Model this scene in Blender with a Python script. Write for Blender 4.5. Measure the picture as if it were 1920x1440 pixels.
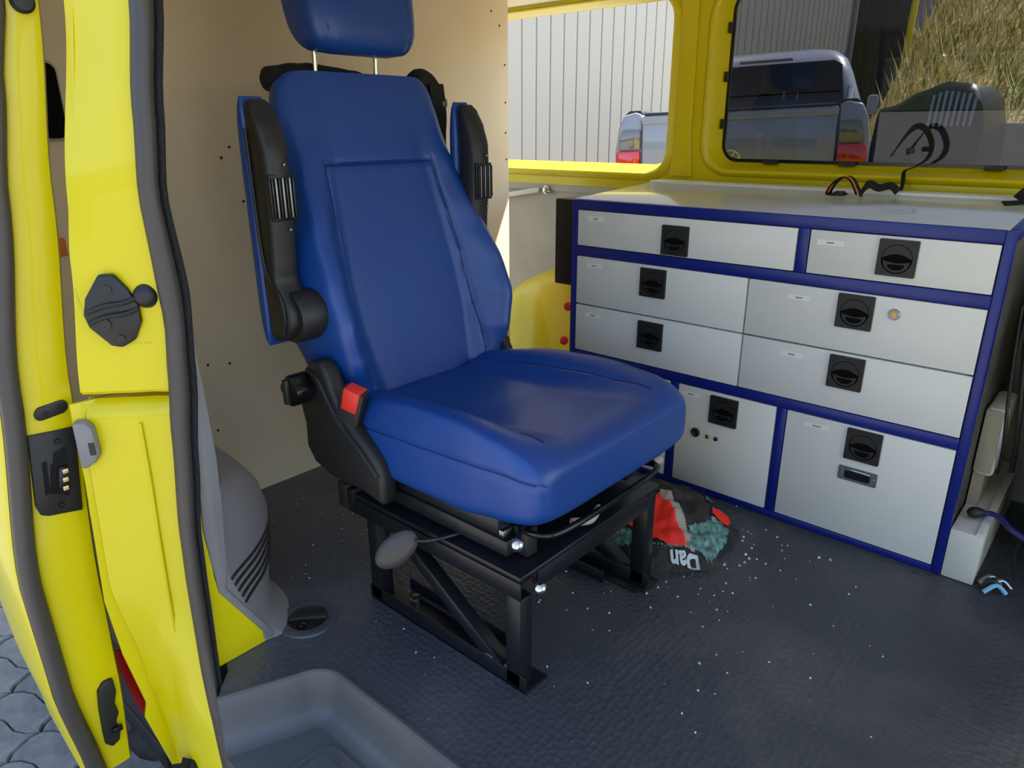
import bpy, bmesh, math, random
from mathutils import Vector, Matrix
from mathutils.geometry import tessellate_polygon
import mathutils.noise as mnoise

random.seed(7)
for o in list(bpy.data.objects): bpy.data.objects.remove(o)
S = bpy.context.scene
COL = S.collection

# ------------------------------------------------------------------ camera
CAM = Vector((1.2994, -1.4784, 0.9991))
yaw, pitch, roll, F = math.radians(-41.516), math.radians(19.716), math.radians(-0.303), 1344.4
f = Vector((math.sin(yaw)*math.cos(pitch), math.cos(yaw)*math.cos(pitch), -math.sin(pitch)))
r = Vector((math.cos(yaw), -math.sin(yaw), 0)); u = r.cross(f)
rr = math.cos(roll)*r + math.sin(roll)*u; uu = -math.sin(roll)*r + math.cos(roll)*u
cd = bpy.data.cameras.new('camera'); cam = bpy.data.objects.new('camera', cd); COL.objects.link(cam)
cd.sensor_width = 36; cd.sensor_fit = 'HORIZONTAL'; cd.lens = F/1920*36
cd.clip_start = 0.02; cd.clip_end = 300
cam.matrix_world = Matrix(((rr.x, uu.x, -f.x, CAM.x), (rr.y, uu.y, -f.y, CAM.y), (rr.z, uu.z, -f.z, CAM.z), (0, 0, 0, 1)))
S.camera = cam

# ------------------------------------------------------------------ light
SUN_DIR = Vector((0.26, 0.42, 0.87)).normalized()
w = bpy.data.worlds.new('sky'); S.world = w; w.use_nodes = True
nt = w.node_tree; nt.nodes.clear()
sky = nt.nodes.new('ShaderNodeTexSky'); sky.sky_type = 'NISHITA'; sky.sun_disc = False
sky.sun_elevation = math.asin(SUN_DIR.z); sky.sun_rotation = math.atan2(SUN_DIR.x, SUN_DIR.y)
sky.air_density = 1.0; sky.dust_density = 1.4; sky.ozone_density = 1.0
bg = nt.nodes.new('ShaderNodeBackground'); bg.inputs['Strength'].default_value = 0.23
ow = nt.nodes.new('ShaderNodeOutputWorld')
nt.links.new(sky.outputs[0], bg.inputs[0]); nt.links.new(bg.outputs[0], ow.inputs[0])
ld = bpy.data.lights.new('sun', 'SUN'); ld.energy = 8; ld.angle = math.radians(0.6); ld.color = (1, .95, .86)
sun = bpy.data.objects.new('sun', ld); COL.objects.link(sun); sun.location = (4, 4, 12)
sun.rotation_euler = SUN_DIR.to_track_quat('Z', 'Y').to_euler()
vs = S.view_settings; vs.view_transform = 'Standard'; vs.look = 'None'; vs.gamma = 1; vs.use_curve_mapping = False
vs.exposure = 1.25

# ------------------------------------------------------------------ materials
MATS = {}
def lin(c):
    return tuple(((x/255)/12.92 if x/255 <= .04045 else ((x/255+.055)/1.055)**2.4) for x in c)
def mat(name, rgb, rough=.5, metal=0, coat=0, coat_rough=.05, bump=None, vary=None, spec=.5, trans=0, emit=None, speck=None, srgb=True):
    m = bpy.data.materials.new(name); m.use_nodes = True; MATS[name] = m
    t = m.node_tree; b = t.nodes['Principled BSDF']
    col = lin(rgb) if srgb else rgb
    b.inputs['Base Color'].default_value = (*col, 1); b.inputs['Roughness'].default_value = rough
    b.inputs['Metallic'].default_value = metal; b.inputs['Specular IOR Level'].default_value = spec
    b.inputs['Coat Weight'].default_value = coat; b.inputs['Coat Roughness'].default_value = coat_rough
    b.inputs['Transmission Weight'].default_value = trans
    tc = t.nodes.new('ShaderNodeTexCoord')
    last = None
    if vary:    # (scale, second rgb, amount-low, amount-high)
        n = t.nodes.new('ShaderNodeTexNoise'); n.inputs['Scale'].default_value = vary[0]; n.inputs['Detail'].default_value = 6
        t.links.new(tc.outputs['Object'], n.inputs['Vector'])
        cr = t.nodes.new('ShaderNodeValToRGB'); cr.color_ramp.elements[0].position = vary[2]; cr.color_ramp.elements[1].position = vary[3]
        cr.color_ramp.elements[0].color = (*col, 1); cr.color_ramp.elements[1].color = (*lin(vary[1]), 1)
        t.links.new(n.outputs['Fac'], cr.inputs[0]); t.links.new(cr.outputs[0], b.inputs['Base Color']); last = cr.outputs[0]
    if speck:   # (scale, rgb, threshold) small dusty specks
        v = t.nodes.new('ShaderNodeTexNoise'); v.inputs['Scale'].default_value = speck[0]; v.inputs['Detail'].default_value = 3
        t.links.new(tc.outputs['Object'], v.inputs['Vector'])
        cr = t.nodes.new('ShaderNodeValToRGB'); cr.color_ramp.elements[0].position = speck[2]; cr.color_ramp.elements[1].position = speck[2]+.06
        cr.color_ramp.elements[0].color = (0, 0, 0, 1); cr.color_ramp.elements[1].color = (1, 1, 1, 1)
        mx = t.nodes.new('ShaderNodeMix'); mx.data_type = 'RGBA'
        t.links.new(v.outputs['Fac'], cr.inputs[0]); t.links.new(cr.outputs[0], mx.inputs[0])
        mx.inputs[6].default_value = (*col, 1); mx.inputs[7].default_value = (*lin(speck[1]), 1)
        if last: t.links.new(last, mx.inputs[6])
        t.links.new(mx.outputs[2], b.inputs['Base Color'])
    if bump:    # (kind, scale, strength, distance)
        if bump[0] == 'voronoi':
            n = t.nodes.new('ShaderNodeTexVoronoi'); n.inputs['Scale'].default_value = bump[1]; n.inputs['Randomness'].default_value = .55; out = n.outputs['Distance']
        else:
            n = t.nodes.new('ShaderNodeTexNoise'); n.inputs['Scale'].default_value = bump[1]; n.inputs['Detail'].default_value = 5; out = n.outputs['Fac']
        t.links.new(tc.outputs['Object'], n.inputs['Vector'])
        bn = t.nodes.new('ShaderNodeBump'); bn.inputs['Strength'].default_value = bump[2]; bn.inputs['Distance'].default_value = bump[3]
        t.links.new(out, bn.inputs['Height']); t.links.new(bn.outputs[0], b.inputs['Normal'])
    if emit: b.inputs['Emission Color'].default_value = (*lin(emit[0]), 1); b.inputs['Emission Strength'].default_value = emit[1]
    return m

mat('yellow', (212, 194, 0), .30, coat=.25, coat_rough=.03, spec=.35, bump=('noise', 9, .02, .01))
mat('beige', (226, 205, 172), .62, vary=(2.2, (232, 214, 184), .35, .7), bump=('noise', 60, .04, .004))
mat('panel_grey', (176, 168, 150), .5, vary=(6, (160, 152, 136), .4, .7))
mat('leather', (14, 63, 134), .40, bump=('noise', 260, .10, .002), spec=.6, vary=(5, (14, 60, 132), .4, .65))
mat('seam_thread', (8, 36, 86), .6)
mat('leather_insert', (12, 62, 152), .42, bump=('voronoi', 420, .12, .002), vary=(5, (14, 58, 142), .4, .65))
mat('black_plastic', (30, 29, 28), .5, bump=('noise', 300, .06, .002))
mat('black_cup', (10, 10, 10), .8, spec=.1)
mat('black_gloss', (16, 16, 17), .22)
mat('black_steel', (20, 22, 26), .33, bump=('noise', 40, .08, .003))
mat('bare_steel', (150, 150, 152), .35, metal=1)
mat('brass', (190, 150, 80), .35, metal=1)
mat('gold_contact', (236, 205, 150), .3, metal=.6)
mat('chrome', (215, 216, 218), .12, metal=1)
mat('webbing', (14, 14, 14), .85, bump=('noise', 500, .3, .003))
mat('orange_thread', (232, 128, 36), .8)
mat('red_plastic', (232, 52, 34), .4)
mat('red_paint', (205, 14, 12), .35, coat=.4)
mat('floor_rubber', (64, 67, 72), .42, bump=('voronoi', 70, .38, .006), vary=(3.2, (88, 87, 86), .46, .72), speck=(120, (118, 116, 112), .70))
mat('step_plastic', (76, 78, 80), .48, bump=('noise', 220, .12, .003), vary=(4, (92, 90, 86), .45, .7))
mat('grey_trim', (128, 124, 122), .55, bump=('noise', 260, .06, .002), vary=(5, (120, 116, 114), .4, .7))
mat('rubber_seal', (64, 58, 54), .42)
mat('edge_carpet', (34, 33, 35), .9, bump=('voronoi', 240, .8, .004))
mat('white_laminate', (226, 226, 222), .36, vary=(3, (222, 222, 219), .4, .7))
mat('top_laminate', (206, 207, 204), .14, vary=(5, (196, 197, 194), .4, .7), bump=('noise', 14, .02, .004))
mat('blue_profile', (12, 32, 126), .36)
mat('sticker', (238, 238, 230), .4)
mat('print', (128, 128, 128), .6)
mat('dark_gap', (8, 8, 12), .8)
mat('white_box', (214, 213, 205), .42)
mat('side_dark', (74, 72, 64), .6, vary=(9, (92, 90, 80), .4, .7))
mat('ceiling_cloth', (225, 222, 214), .9)
mat('fabric_dark', (34, 32, 32), .82, bump=('noise', 90, .5, .01), vary=(14, (64, 58, 54), .45, .7))
mat('patch_red', (240, 40, 22), .6)
mat('patch_border', (168, 158, 142), .7)
mat('glass_green', (110, 160, 148), .15, vary=(60, (60, 84, 82), .35, .65))
mat('glass_crumb', (206, 214, 214), .15)
mat('lettering', (196, 202, 206), .5)
mat('cladding', (122, 121, 115), .55)
mat('cladding_dark', (58, 62, 66), .6, vary=(3, (48, 50, 54), .4, .7))
mat('paver', (120, 116, 112), .85, vary=(18, (150, 144, 136), .35, .75), bump=('noise', 60, .4, .006))
mat('asphalt', (122, 118, 112), .9, vary=(2, (138, 132, 124), .35, .7))
mat('grass_soil', (206, 188, 126), .95, vary=(1.6, (118, 122, 62), .4, .65))
mat('grass_dry', (234, 212, 152), .8)
mat('grass_green', (128, 138, 62), .8)
mat('flower', (232, 206, 30), .7)
mat('truck_grey', (126, 129, 137), .28, metal=.1, coat=.8)
mat('truck_glass', (14, 15, 17), .06)
mat('truck_black', (22, 22, 24), .4)
mat('tyre', (22, 22, 22), .85)
mat('tail_red', (190, 12, 22), .15, coat=1)
mat('tail_smoke', (96, 92, 90), .12, coat=1)
mat('silver_badge', (200, 206, 212), .2, metal=.8)
mat('reflection_grey', (150, 148, 144), .9, vary=(3, (128, 126, 122), .4, .7))
mat('hedge', (44, 58, 26), .9, vary=(4, (70, 84, 38), .4, .7))
mat('blue_cable', (44, 44, 108), .45)
mat('light_blue', (120, 180, 215), .5)
mat('plastic_bag', (214, 220, 226), .3)

def glass_mat(name, tint, refl_rough=.0):
    m = bpy.data.materials.new(name); m.use_nodes = True; t = m.node_tree; t.nodes.clear(); MATS[name] = m
    o = t.nodes.new('ShaderNodeOutputMaterial'); mx = t.nodes.new('ShaderNodeMixShader')
    tr = t.nodes.new('ShaderNodeBsdfTransparent'); tr.inputs[0].default_value = (*tint, 1)
    gl = t.nodes.new('ShaderNodeBsdfGlossy'); gl.inputs['Roughness'].default_value = refl_rough
    fr = t.nodes.new('ShaderNodeFresnel'); fr.inputs['IOR'].default_value = 1.5
    t.links.new(fr.outputs[0], mx.inputs[0]); t.links.new(tr.outputs[0], mx.inputs[1]); t.links.new(gl.outputs[0], mx.inputs[2])
    t.links.new(mx.outputs[0], o.inputs[0]); return m
glass_mat('tinted_glass', (.40, .41, .43))

# ------------------------------------------------------------------ helpers
WL = {}
def M(n): return MATS[n]
def tag(o, label=None, cat=None, group=None, kind=None):
    if label: o['label'] = label
    if cat: o['category'] = cat
    if group: o['group'] = group
    if kind: o['kind'] = kind
    return o
def empty(name, loc, label=None, cat=None, group=None, kind=None):
    o = bpy.data.objects.new(name, None); COL.objects.link(o); o.empty_display_size = .05
    o.location = loc; WL[o.name] = Vector(loc); return tag(o, label, cat, group, kind)
def link_mesh(name, me, center, parent):
    o = bpy.data.objects.new(name, me); COL.objects.link(o)
    c = Vector(center); WL[o.name] = c
    if parent is not None: o.parent = parent; o.location = c - WL[parent.name]
    else: o.location = c
    return o
def obj(name, verts, faces, m, parent=None, smooth=False, label=None, cat=None, group=None, kind=None, base=False, bev=0, seg=2, ang=35, sub=0, recalc=True):
    """one mesh object from world-space vertices"""
    vs_ = [Vector(v) for v in verts]
    lo = Vector((min(v.x for v in vs_), min(v.y for v in vs_), min(v.z for v in vs_)))
    hi = Vector((max(v.x for v in vs_), max(v.y for v in vs_), max(v.z for v in vs_)))
    c = (lo+hi)/2
    if base: c.z = lo.z
    bm = bmesh.new()
    bv = [bm.verts.new(v-c) for v in vs_]
    for fc in faces:
        try: bm.faces.new([bv[i] for i in fc])
        except ValueError: pass
    if recalc: bmesh.ops.recalc_face_normals(bm, faces=bm.faces)
    if bev:
        es = [e for e in bm.edges if len(e.link_faces) == 2 and e.calc_face_angle(0) > math.radians(ang)]
        bmesh.ops.bevel(bm, geom=es, offset=bev, segments=seg, profile=.5, affect='EDGES', clamp_overlap=True)
    if smooth or bev:
        for fc in bm.faces: fc.smooth = True
        for e in bm.edges:
            if len(e.link_faces) == 2 and e.calc_face_angle(0) > math.radians(40): e.smooth = False
    me = bpy.data.meshes.new(name); bm.to_mesh(me); bm.free()
    me.materials.append(M(m))
    o = link_mesh(name, me, c, parent)
    if sub:
        md = o.modifiers.new('subd', 'SUBSURF'); md.levels = sub; md.render_levels = sub
    return tag(o, label, cat, group, kind)
BOXF = [(0, 3, 2, 1), (4, 5, 6, 7), (0, 1, 5, 4), (1, 2, 6, 5), (2, 3, 7, 6), (3, 0, 4, 7)]
def boxv(x0, x1, y0, y1, z0, z1):
    return [(x0, y0, z0), (x1, y0, z0), (x1, y1, z0), (x0, y1, z0), (x0, y0, z1), (x1, y0, z1), (x1, y1, z1), (x0, y1, z1)]
def box(name, x0, x1, y0, y1, z0, z1, m, parent=None, bev=0, **k):
    return obj(name, boxv(x0, x1, y0, y1, z0, z1), BOXF, m, parent, bev=bev, **k)
def hexa(name, p8, m, parent=None, **k):
    return obj(name, p8, BOXF, m, parent, **k)
def loft(name, rings, m, parent=None, closed=True, cap=True, smooth=True, **k):
    n = len(rings[0]); v = [p for rg in rings for p in rg]; fs = []
    for i in range(len(rings)-1):
        for j in range(n if closed else n-1):
            a, b = i*n+j, i*n+(j+1) % n
            fs.append((a, b, b+n, a+n))
    if cap and closed:
        fs.append(tuple(reversed(range(n)))); fs.append(tuple((len(rings)-1)*n+j for j in range(n)))
    return obj(name, v, fs, m, parent, smooth=smooth, **k)
def frame_of(d):
    d = Vector(d).normalized(); a = Vector((0, 0, 1)) if abs(d.z) < .9 else Vector((1, 0, 0))
    x = d.cross(a).normalized(); return x, d.cross(x).normalized()
def cyl(name, p0, p1, r0, m, parent=None, r1=None, seg=16, bev=0, **k):
    p0, p1 = Vector(p0), Vector(p1); x, y = frame_of(p1-p0); r1 = r0 if r1 is None else r1
    rg = [[p + (math.cos(2*math.pi*i/seg)*x + math.sin(2*math.pi*i/seg)*y)*q for i in range(seg)] for p, q in ((p0, r0), (p1, r1))]
    return loft(name, rg, m, parent, bev=bev, **k)
def lathe(name, p0, d, prof, m, parent=None, seg=24, **k):
    """prof: list of (distance along d, radius)"""
    p0 = Vector(p0); d = Vector(d).normalized(); x, y = frame_of(d)
    rg = [[p0 + d*t + (math.cos(2*math.pi*i/seg)*x + math.sin(2*math.pi*i/seg)*y)*max(q, 1e-4) for i in range(seg)] for t, q in prof]
    return loft(name, rg, m, parent, **k)
def catmull(pts, n=8):
    P = [Vector(p) for p in pts]; P = [P[0]*2-P[1]] + P + [P[-1]*2-P[-2]]; out = []
    for i in range(1, len(P)-2):
        for j in range(n):
            t = j/n; a, b, c, d = P[i-1:i+3]
            out.append(.5*((2*b) + (c-a)*t + (2*a-5*b+4*c-d)*t*t + (3*b-a-3*c+d)*t**3))
    out.append(P[-2]); return out
def tube(name, pts, rad, m, parent=None, seg=10, n=8, raw=False, **k):
    P = [Vector(p) for p in pts] if raw else catmull(pts, n); rg = []
    up = None
    for i, p in enumerate(P):
        d = (P[min(i+1, len(P)-1)]-P[max(i-1, 0)]).normalized()
        if up is None: x, y = frame_of(d)
        else: x = (up - d*up.dot(d)).normalized(); y = d.cross(x)
        up = x; q = rad(i/(len(P)-1)) if callable(rad) else rad
        rg.append([p + (math.cos(2*math.pi*j/seg)*x + math.sin(2*math.pi*j/seg)*y)*q for j in range(seg)])
    return loft(name, rg, m, parent, **k)
def ribbon(name, pts, side, wd, th, m, parent=None, n=8, **k):
    """flat webbing along pts, width along `side` (vector or function)"""
    P = catmull(pts, n); rg = []
    for i, p in enumerate(P):
        d = (P[min(i+1, len(P)-1)]-P[max(i-1, 0)]).normalized()
        sv = side(i/(len(P)-1)) if callable(side) else Vector(side)
        sv = (sv - d*sv.dot(d)).normalized(); nn = d.cross(sv).normalized()
        rg.append([p+sv*wd/2+nn*th/2, p-sv*wd/2+nn*th/2, p-sv*wd/2-nn*th/2, p+sv*wd/2-nn*th/2])
    return loft(name, rg, m, parent, **k)
def prism(name, poly, fn, a, b, m, parent=None, **k):
    """extrude a 2-D polygon: fn(u, v, t) -> world point, t from a to b"""
    n = len(poly); v = [fn(p[0], p[1], a) for p in poly] + [fn(p[0], p[1], b) for p in poly]
    fs = [tuple(range(n)), tuple(reversed(range(n, 2*n)))] + [(i, (i+1) % n, n+(i+1) % n, n+i) for i in range(n)]
    return obj(name, v, fs, m, parent, **k)
XZ = lambda u, v, t: (u, t, v)
YZ = lambda u, v, t: (t, u, v)
XY = lambda u, v, t: (u, v, t)
def rrect(x0, x1, z0, z1, rad, seg=6):
    out = []
    rads = rad if isinstance(rad, (list, tuple)) else [rad]*4      # bl, br, tr, tl
    for (cx, cz, a0, q) in ((x0+rads[0], z0+rads[0], 180, rads[0]), (x1-rads[1], z0+rads[1], 270, rads[1]), (x1-rads[2], z1-rads[2], 0, rads[2]), (x0+rads[3], z1-rads[3], 90, rads[3])):
        for i in range(seg+1):
            a = math.radians(a0+90*i/seg); out.append((cx+q*math.cos(a), cz+q*math.sin(a)))
    return out
def holed(name, outer, holes, fn, a, b, m, parent=None, **k):
    """flat panel with holes, thickness from t=a to t=b"""
    loops = [outer]+holes; flat = [p for l in loops for p in l]; n = len(flat)
    tri = tessellate_polygon([[Vector((p[0], p[1], 0)) for p in l] for l in loops])
    v = [fn(p[0], p[1], a) for p in flat] + [fn(p[0], p[1], b) for p in flat]; fs = []
    for t in tri: fs.append(tuple(t)); fs.append((t[2]+n, t[1]+n, t[0]+n))
    s = 0
    for l in loops:
        q = len(l)
        for i in range(q): fs.append((s+i, s+(i+1) % q, s+(i+1) % q+n, s+i+n))
        s += q
    return obj(name, v, fs, m, parent, **k)
def interp(tab, z):
    """smooth table lookup, tab sorted by key descending or ascending"""
    t = sorted(tab)
    if z <= t[0][0]: return t[0][1]
    for (a, va), (b, vb) in zip(t, t[1:]):
        if z <= b:
            q = (z-a)/(b-a); q = q*q*(3-2*q)*.5+q*.5
            return va+(vb-va)*q
    return t[-1][1]
def text_mesh(s, size, fn, name, m, parent, bold=0, **k):
    """flat lettering: fn maps text plane (u, v) -> world"""
    c = bpy.data.curves.new('t', 'FONT'); c.body = s; c.size = size; c.offset = bold; c.resolution_u = 3
    o = bpy.data.objects.new('t', c); COL.objects.link(o); dg = bpy.context.evaluated_depsgraph_get()
    me = bpy.data.meshes.new_from_object(o.evaluated_get(dg))
    v = [fn(p.co.x, p.co.y) for p in me.vertices]; fs = [tuple(p.vertices) for p in me.polygons]
    bpy.data.objects.remove(o); bpy.data.meshes.remove(me)
    return obj(name, v, fs, m, parent, **k)

# ================================================================== the van body (setting)
FY = 0.78            # inner face of the far side wall
# ---- floor with step well
def arc(cx, cy, q, a0, a1, n=6):
    return [(cx+q*math.cos(math.radians(a0+(a1-a0)*i/n)), cy+q*math.sin(math.radians(a0+(a1-a0)*i/n))) for i in range(n+1)]
rim = [(.187, -1.052), (.212, -.995), (.243, -.925)] + arc(.315, -.935, .072, 165, 90, 7) + [(.5, -.863), (.8, -.863), (1.1, -.863)] + arc(1.15, -.93, .067, 90, 0, 5) + [(1.23, -1.075)]
outer = [(-.5, .80), (-.5, -.99), (.09, -.985), (.13, -1.0), (.163, -1.032)] + rim + [(1.40, -1.075), (1.40, -1.0), (2.3, -1.0), (2.3, .80)]
floor = empty('floor', (0, 0, 0), 'dark grey studded rubber van floor scattered with glass crumbs', 'floor', kind='structure')
prism('floor_mat', outer, XY, 0, -.012, 'floor_rubber', floor)
def inset(pl, d):
    out = []
    for i, p in enumerate(pl):
        a, b = Vector(pl[max(i-1, 0)]), Vector(pl[min(i+1, len(pl)-1)]); t = (b-a).normalized(); nrm = Vector((t.y, -t.x))
        out.append((p[0]+nrm.x*d, p[1]+nrm.y*d))
    return out
rows = [(-.006, .0), (-.003, .0055), (.003, .007), (.008, .004), (.011, -.006), (.016, -.04), (.022, -.068), (.028, -.080), (.038, -.088), (.052, -.091)]
rg = [[(p[0], p[1], z) for p in inset(rim, d)] for d, z in rows]
well = loft('step_well', rg, 'step_plastic', floor, closed=False, cap=False)
bot = inset(rim, .052); nb = len(bot)
prism('step_tread', bot, XY, -.0905, -.12, 'step_plastic', floor)
trd = rrect(.345, 1.08, -1.06, -.925, .035, 5)
holed('tread_rim', trd, [rrect(.354, 1.07, -1.052, -.933, .027, 5)], XY, -.0865, -.091, 'step_plastic', floor)
for i in range(9):
    for j in range(3):
        x0 = .372+i*.076; y0 = -1.045+j*.037
        prism('tread_pad', rrect(x0, x0+.052, y0, y0+.022, .008, 3), XY, -.0868, -.091, 'step_plastic', floor)
# recessed lashing ring in the floor
ring = empty('lashing_ring', (.113, -.808, 0), 'round black recessed lashing eye set in the floor beside the grey trim', 'lashing ring')
lathe('recess_rim', (.113, -.808, .0), (0, 0, 1), [(0, .064), (.004, .062), (.0055, .056), (.004, .05), (.004, .0445), (.0035, .041)], 'floor_rubber', ring, seg=32, cap=False)
lathe('recess_cup', (.113, -.808, .0), (0, 0, 1), [(.0045, .042), (.002, .038), (.0008, .034), (.0008, .001)], 'black_plastic', ring, seg=32, cap=False)
hexa('fold_bar', [(.083, -.835, .001), (.093, -.843, .001), (.148, -.781, .001), (.138, -.773, .001), (.083, -.835, .011), (.093, -.843, .011), (.148, -.781, .011), (.138, -.773, .011)], 'black_plastic', ring, bev=.003)
lathe('rivet', (.125, -.832, .001), (0, 0, 1), [(0, .009), (.006, .009), (.009, .005), (.0095, .0005)], 'black_gloss', ring, seg=14)

# ---- bulkhead behind the seat
bh = empty('wall_front', (-.51, -.2, 0), 'beige painted partition panel behind the blue seat', 'partition', kind='structure')
box('partition_panel', -.515, -.5, -.985, .543, 0, 1.40, 'beige', bh, bev=.001)
def up_x(Y, z, x=-.4995): return (x, Y, z)
for (Y, z) in ((-.52, .955), (-.545, .93), (-.50, .82), (-.66, .41), (-.66, .222), (.5, 1.32), (.525, 1.2), (.527, 1.08), (.527, .98), (.53, .89), (-.60, .40), (.46, 1.36)):
    lathe('screw_hole', (-.5002, Y, z), (1, 0, 0), [(0, .0036), (.0012, .0036), (.0014, .0024), (.0006, .0005)], 'black_plastic', bh, seg=10)
gr = empty('grab_recess', (-.49, -.90, .98), 'black rounded grab recess seen through the gap beside the front door', 'grab handle')
prism('recess_frame', rrect(-.945, -.884, .975, 1.135, .022, 5), YZ, -.4995, -.488, 'panel_grey', gr, bev=.003)
prism('recess_pocket', rrect(-.940, -.889, .981, 1.129, .018, 5), YZ, -.488, -.485, 'black_cup', gr)
tag(box('orange_tag', -.4995, -.49, -.965, -.935, .735, .775, 'orange_thread', None, bev=.004), 'small orange tag low in the gap beside the front door', 'tag')

# ---- ceiling, rear, near rear side panel
ceil = box('ceiling', -1.35, 2.35, -.96, .86, 1.42, 1.47, 'ceiling_cloth', None); tag(ceil, 'van roof lining above the seat, out of view', 'ceiling', kind='structure')
wn = box('wall_near', 1.40, 2.30, -1.10, -1.0, -.4, 1.42, 'yellow', None, bev=.01); tag(wn, 'yellow side panel behind the sliding door opening', 'wall', kind='structure')
hd = box('trim_6', -1.3, 2.3, -.98, -.90, 1.30, 1.46, 'yellow', None, bev=.015); tag(hd, 'yellow roof rail above the sliding door opening', 'roof rail', kind='structure')
ub = box('trim_1', -1.0, 2.3, -1.06, .84, -.34, -.145, 'truck_black', None); tag(ub, 'dark underbody below the van floor', 'underbody', kind='structure')

# ---- far side wall with two window openings
fw = empty('wall_far', (.4, .8, 0), 'yellow painted van side with two window openings', 'side wall', kind='structure')
W1 = (-1.0, -.020, .872, 1.39); W2 = (.182, 1.42, .893, 1.39)
def wring(W, e, y, q):
    return [(p[0], y(p[1]) if callable(y) else y, p[1]) for p in rrect(W[0]-e, W[1]+e, W[2]-e, W[3]+e, q+e, 7)]
H1 = rrect(W1[0]-.058, W1[1]+.058, W1[2]-.052, W1[3]+.02, .10, 7)
H2 = rrect(W2[0]-.058, W2[1]+.03, W2[2]-.048, W2[3]+.02, .10, 7)
def loopy(W, ex0, ex1, ez0, ez1, y, q):
    return [(p[0], y, p[1]) for p in rrect(W[0]-ex0, W[1]+ex1, W[2]-ez0, W[3]+ez1, q, 7)]
holed('side_skin', [(-1.3, .79), (2.3, .79), (2.3, 1.42), (-1.3, 1.42)], [H1, H2], XZ, FY+.004, FY+.012, 'yellow', fw)
def win_frame(name, W, er, deep):
    rg = [loopy(W, 0, 0, 0, 0, FY+.062, .055), loopy(W, .002, .002, .003, .0, FY+.055, .056), loopy(W, .012, .012, .014, .004, FY+.030, .066),
          loopy(W, .020, min(.02, er), .022, .008, FY+.004, .074), loopy(W, .026, min(.026, er), .027, .01, FY-.008, .08),
          loopy(W, .036, min(.036, er), .034, .014, FY-.011, .088), loopy(W, .046, min(.046, er), .042, .017, FY-.006, .095),
          loopy(W, .058, er, .052 if deep else .048, .02, FY+.006, .10)]
    return loft(name, rg, 'yellow', fw, closed=True, cap=False)
win_frame('window_lip', W1, .058, True)
win_frame('window_lip', W2, .03, False)
# outer skin of the far side
holed('outer_skin', [(-1.35, -.4), (2.35, -.4), (2.35, 1.44), (-1.35, 1.44)], [rrect(*W1, .055, 7), rrect(*W2, .055, 7)], XZ, FY+.062, FY+.07, 'yellow', fw)
for (x, z) in ((.062, 1.235), (.048, .972), (.075, .972)):
    lathe('bolt_hole', (x, FY+.004, z), (0, -1, 0), [(0, .005), (.001, .005), (.0012, .003), (.0003, .0004)], 'black_plastic', fw, seg=10)
# pillar swage between the windows
prism('pillar_swage', [(.02, .84), (.105, .84), (.092, .95), (.088, 1.42), (.028, 1.42), (.030, .95)], XZ, FY+.004, FY-.004, 'yellow', fw, bev=.0035)
# lower panels of the far side
box('lining_panel', -1.0, .05, FY+.02, FY+.03, .30, .80, 'panel_grey', fw)
box('lining_panel', .05, 2.3, FY+.02, FY+.03, .0, .80, 'panel_grey', fw)
box('sill_web', -1.3, .05, FY+.006, FY+.02, .765, .80, 'panel_grey', fw)
st = hexa('stay_bar', [(-.76, FY-.012, .722), (-.545, FY-.012, .757), (-.545, FY-.002, .757), (-.76, FY-.002, .722), (-.76, FY-.012, .742), (-.545, FY-.012, .777), (-.545, FY-.002, .777), (-.76, FY-.002, .742)], 'white_box', fw, bev=.003)
lathe('stay_bolt', (-.515, FY+.004, .768), (0, -1, 0), [(0, .016), (.006, .016), (.008, .011), (.016, .011), (.019, .006), (.0195, .0005)], 'chrome', fw, seg=16)
# wheel-arch pressing, yellow, domed
rg = []
for i in range(25):
    a = i/24; ang = math.pi*a
    ring_ = []
    for j in range(13):
        t = j/12                        # from the wall towards the cabin and down the face
        if t < .5: q = t/.5; yy = FY+.02-.17*math.sin(q*math.pi/2); rad_ = .47-.05*(1-math.cos(q*math.pi/2))
        else: q = (t-.5)/.5; yy = FY+.02-.17-.02*q; rad_ = .42*(1-q)+.02*q
        bumpv = .018*math.exp(-((a-.55)/.06)**2)*(1 if t < .7 else .3)
        ring_.append((-.30-(rad_+bumpv)*1.05*math.cos(ang), yy, max(.0, (rad_+bumpv)*1.06*math.sin(ang))))
    rg.append(ring_)
wa = loft('wheel_arch', rg, 'yellow', fw, closed=False, cap=False)
for (x, y, z) in ((-.262, .60, .375), (-.27, .59, .245)):
    lathe('red_cap', (x, y, z), (.6, -.8, .1), [(0, .016), (.012, .016), (.016, .01), (.0165, .0005)], 'red_plastic', fw, seg=14)
# window 1: only the rubber edge left, window 2: tinted pane
w2 = empty('window_2', (.8, FY+.06, .89), 'dark tinted side window with black rubber edge above the cabinet', 'window', kind='structure')
pr_ = rrect(W2[0]-.004, W2[1]+.004, W2[2]-.004, W2[3]+.004, .055, 8)
prism('pane', pr_, XZ, FY+.052, FY+.056, 'tinted_glass', w2)
holed('glass_edge', pr_, [rrect(W2[0]+.006, W2[1]-.006, W2[2]+.006, W2[3]-.006, .048, 8)], XZ, FY+.0505, FY+.0575, 'black_gloss', w2)
for x in (.33, .56, .93):
    box('edge_clip', x, x+.045, FY+.03, FY+.05, W2[2]-.006, W2[2]+.003, 'black_plastic', w2)
for z in (.99, 1.13, 1.27):
    box('edge_clip', W2[0]-.006, W2[0]+.003, FY+.03, FY+.05, z, z+.03, 'black_plastic', w2)

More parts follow.
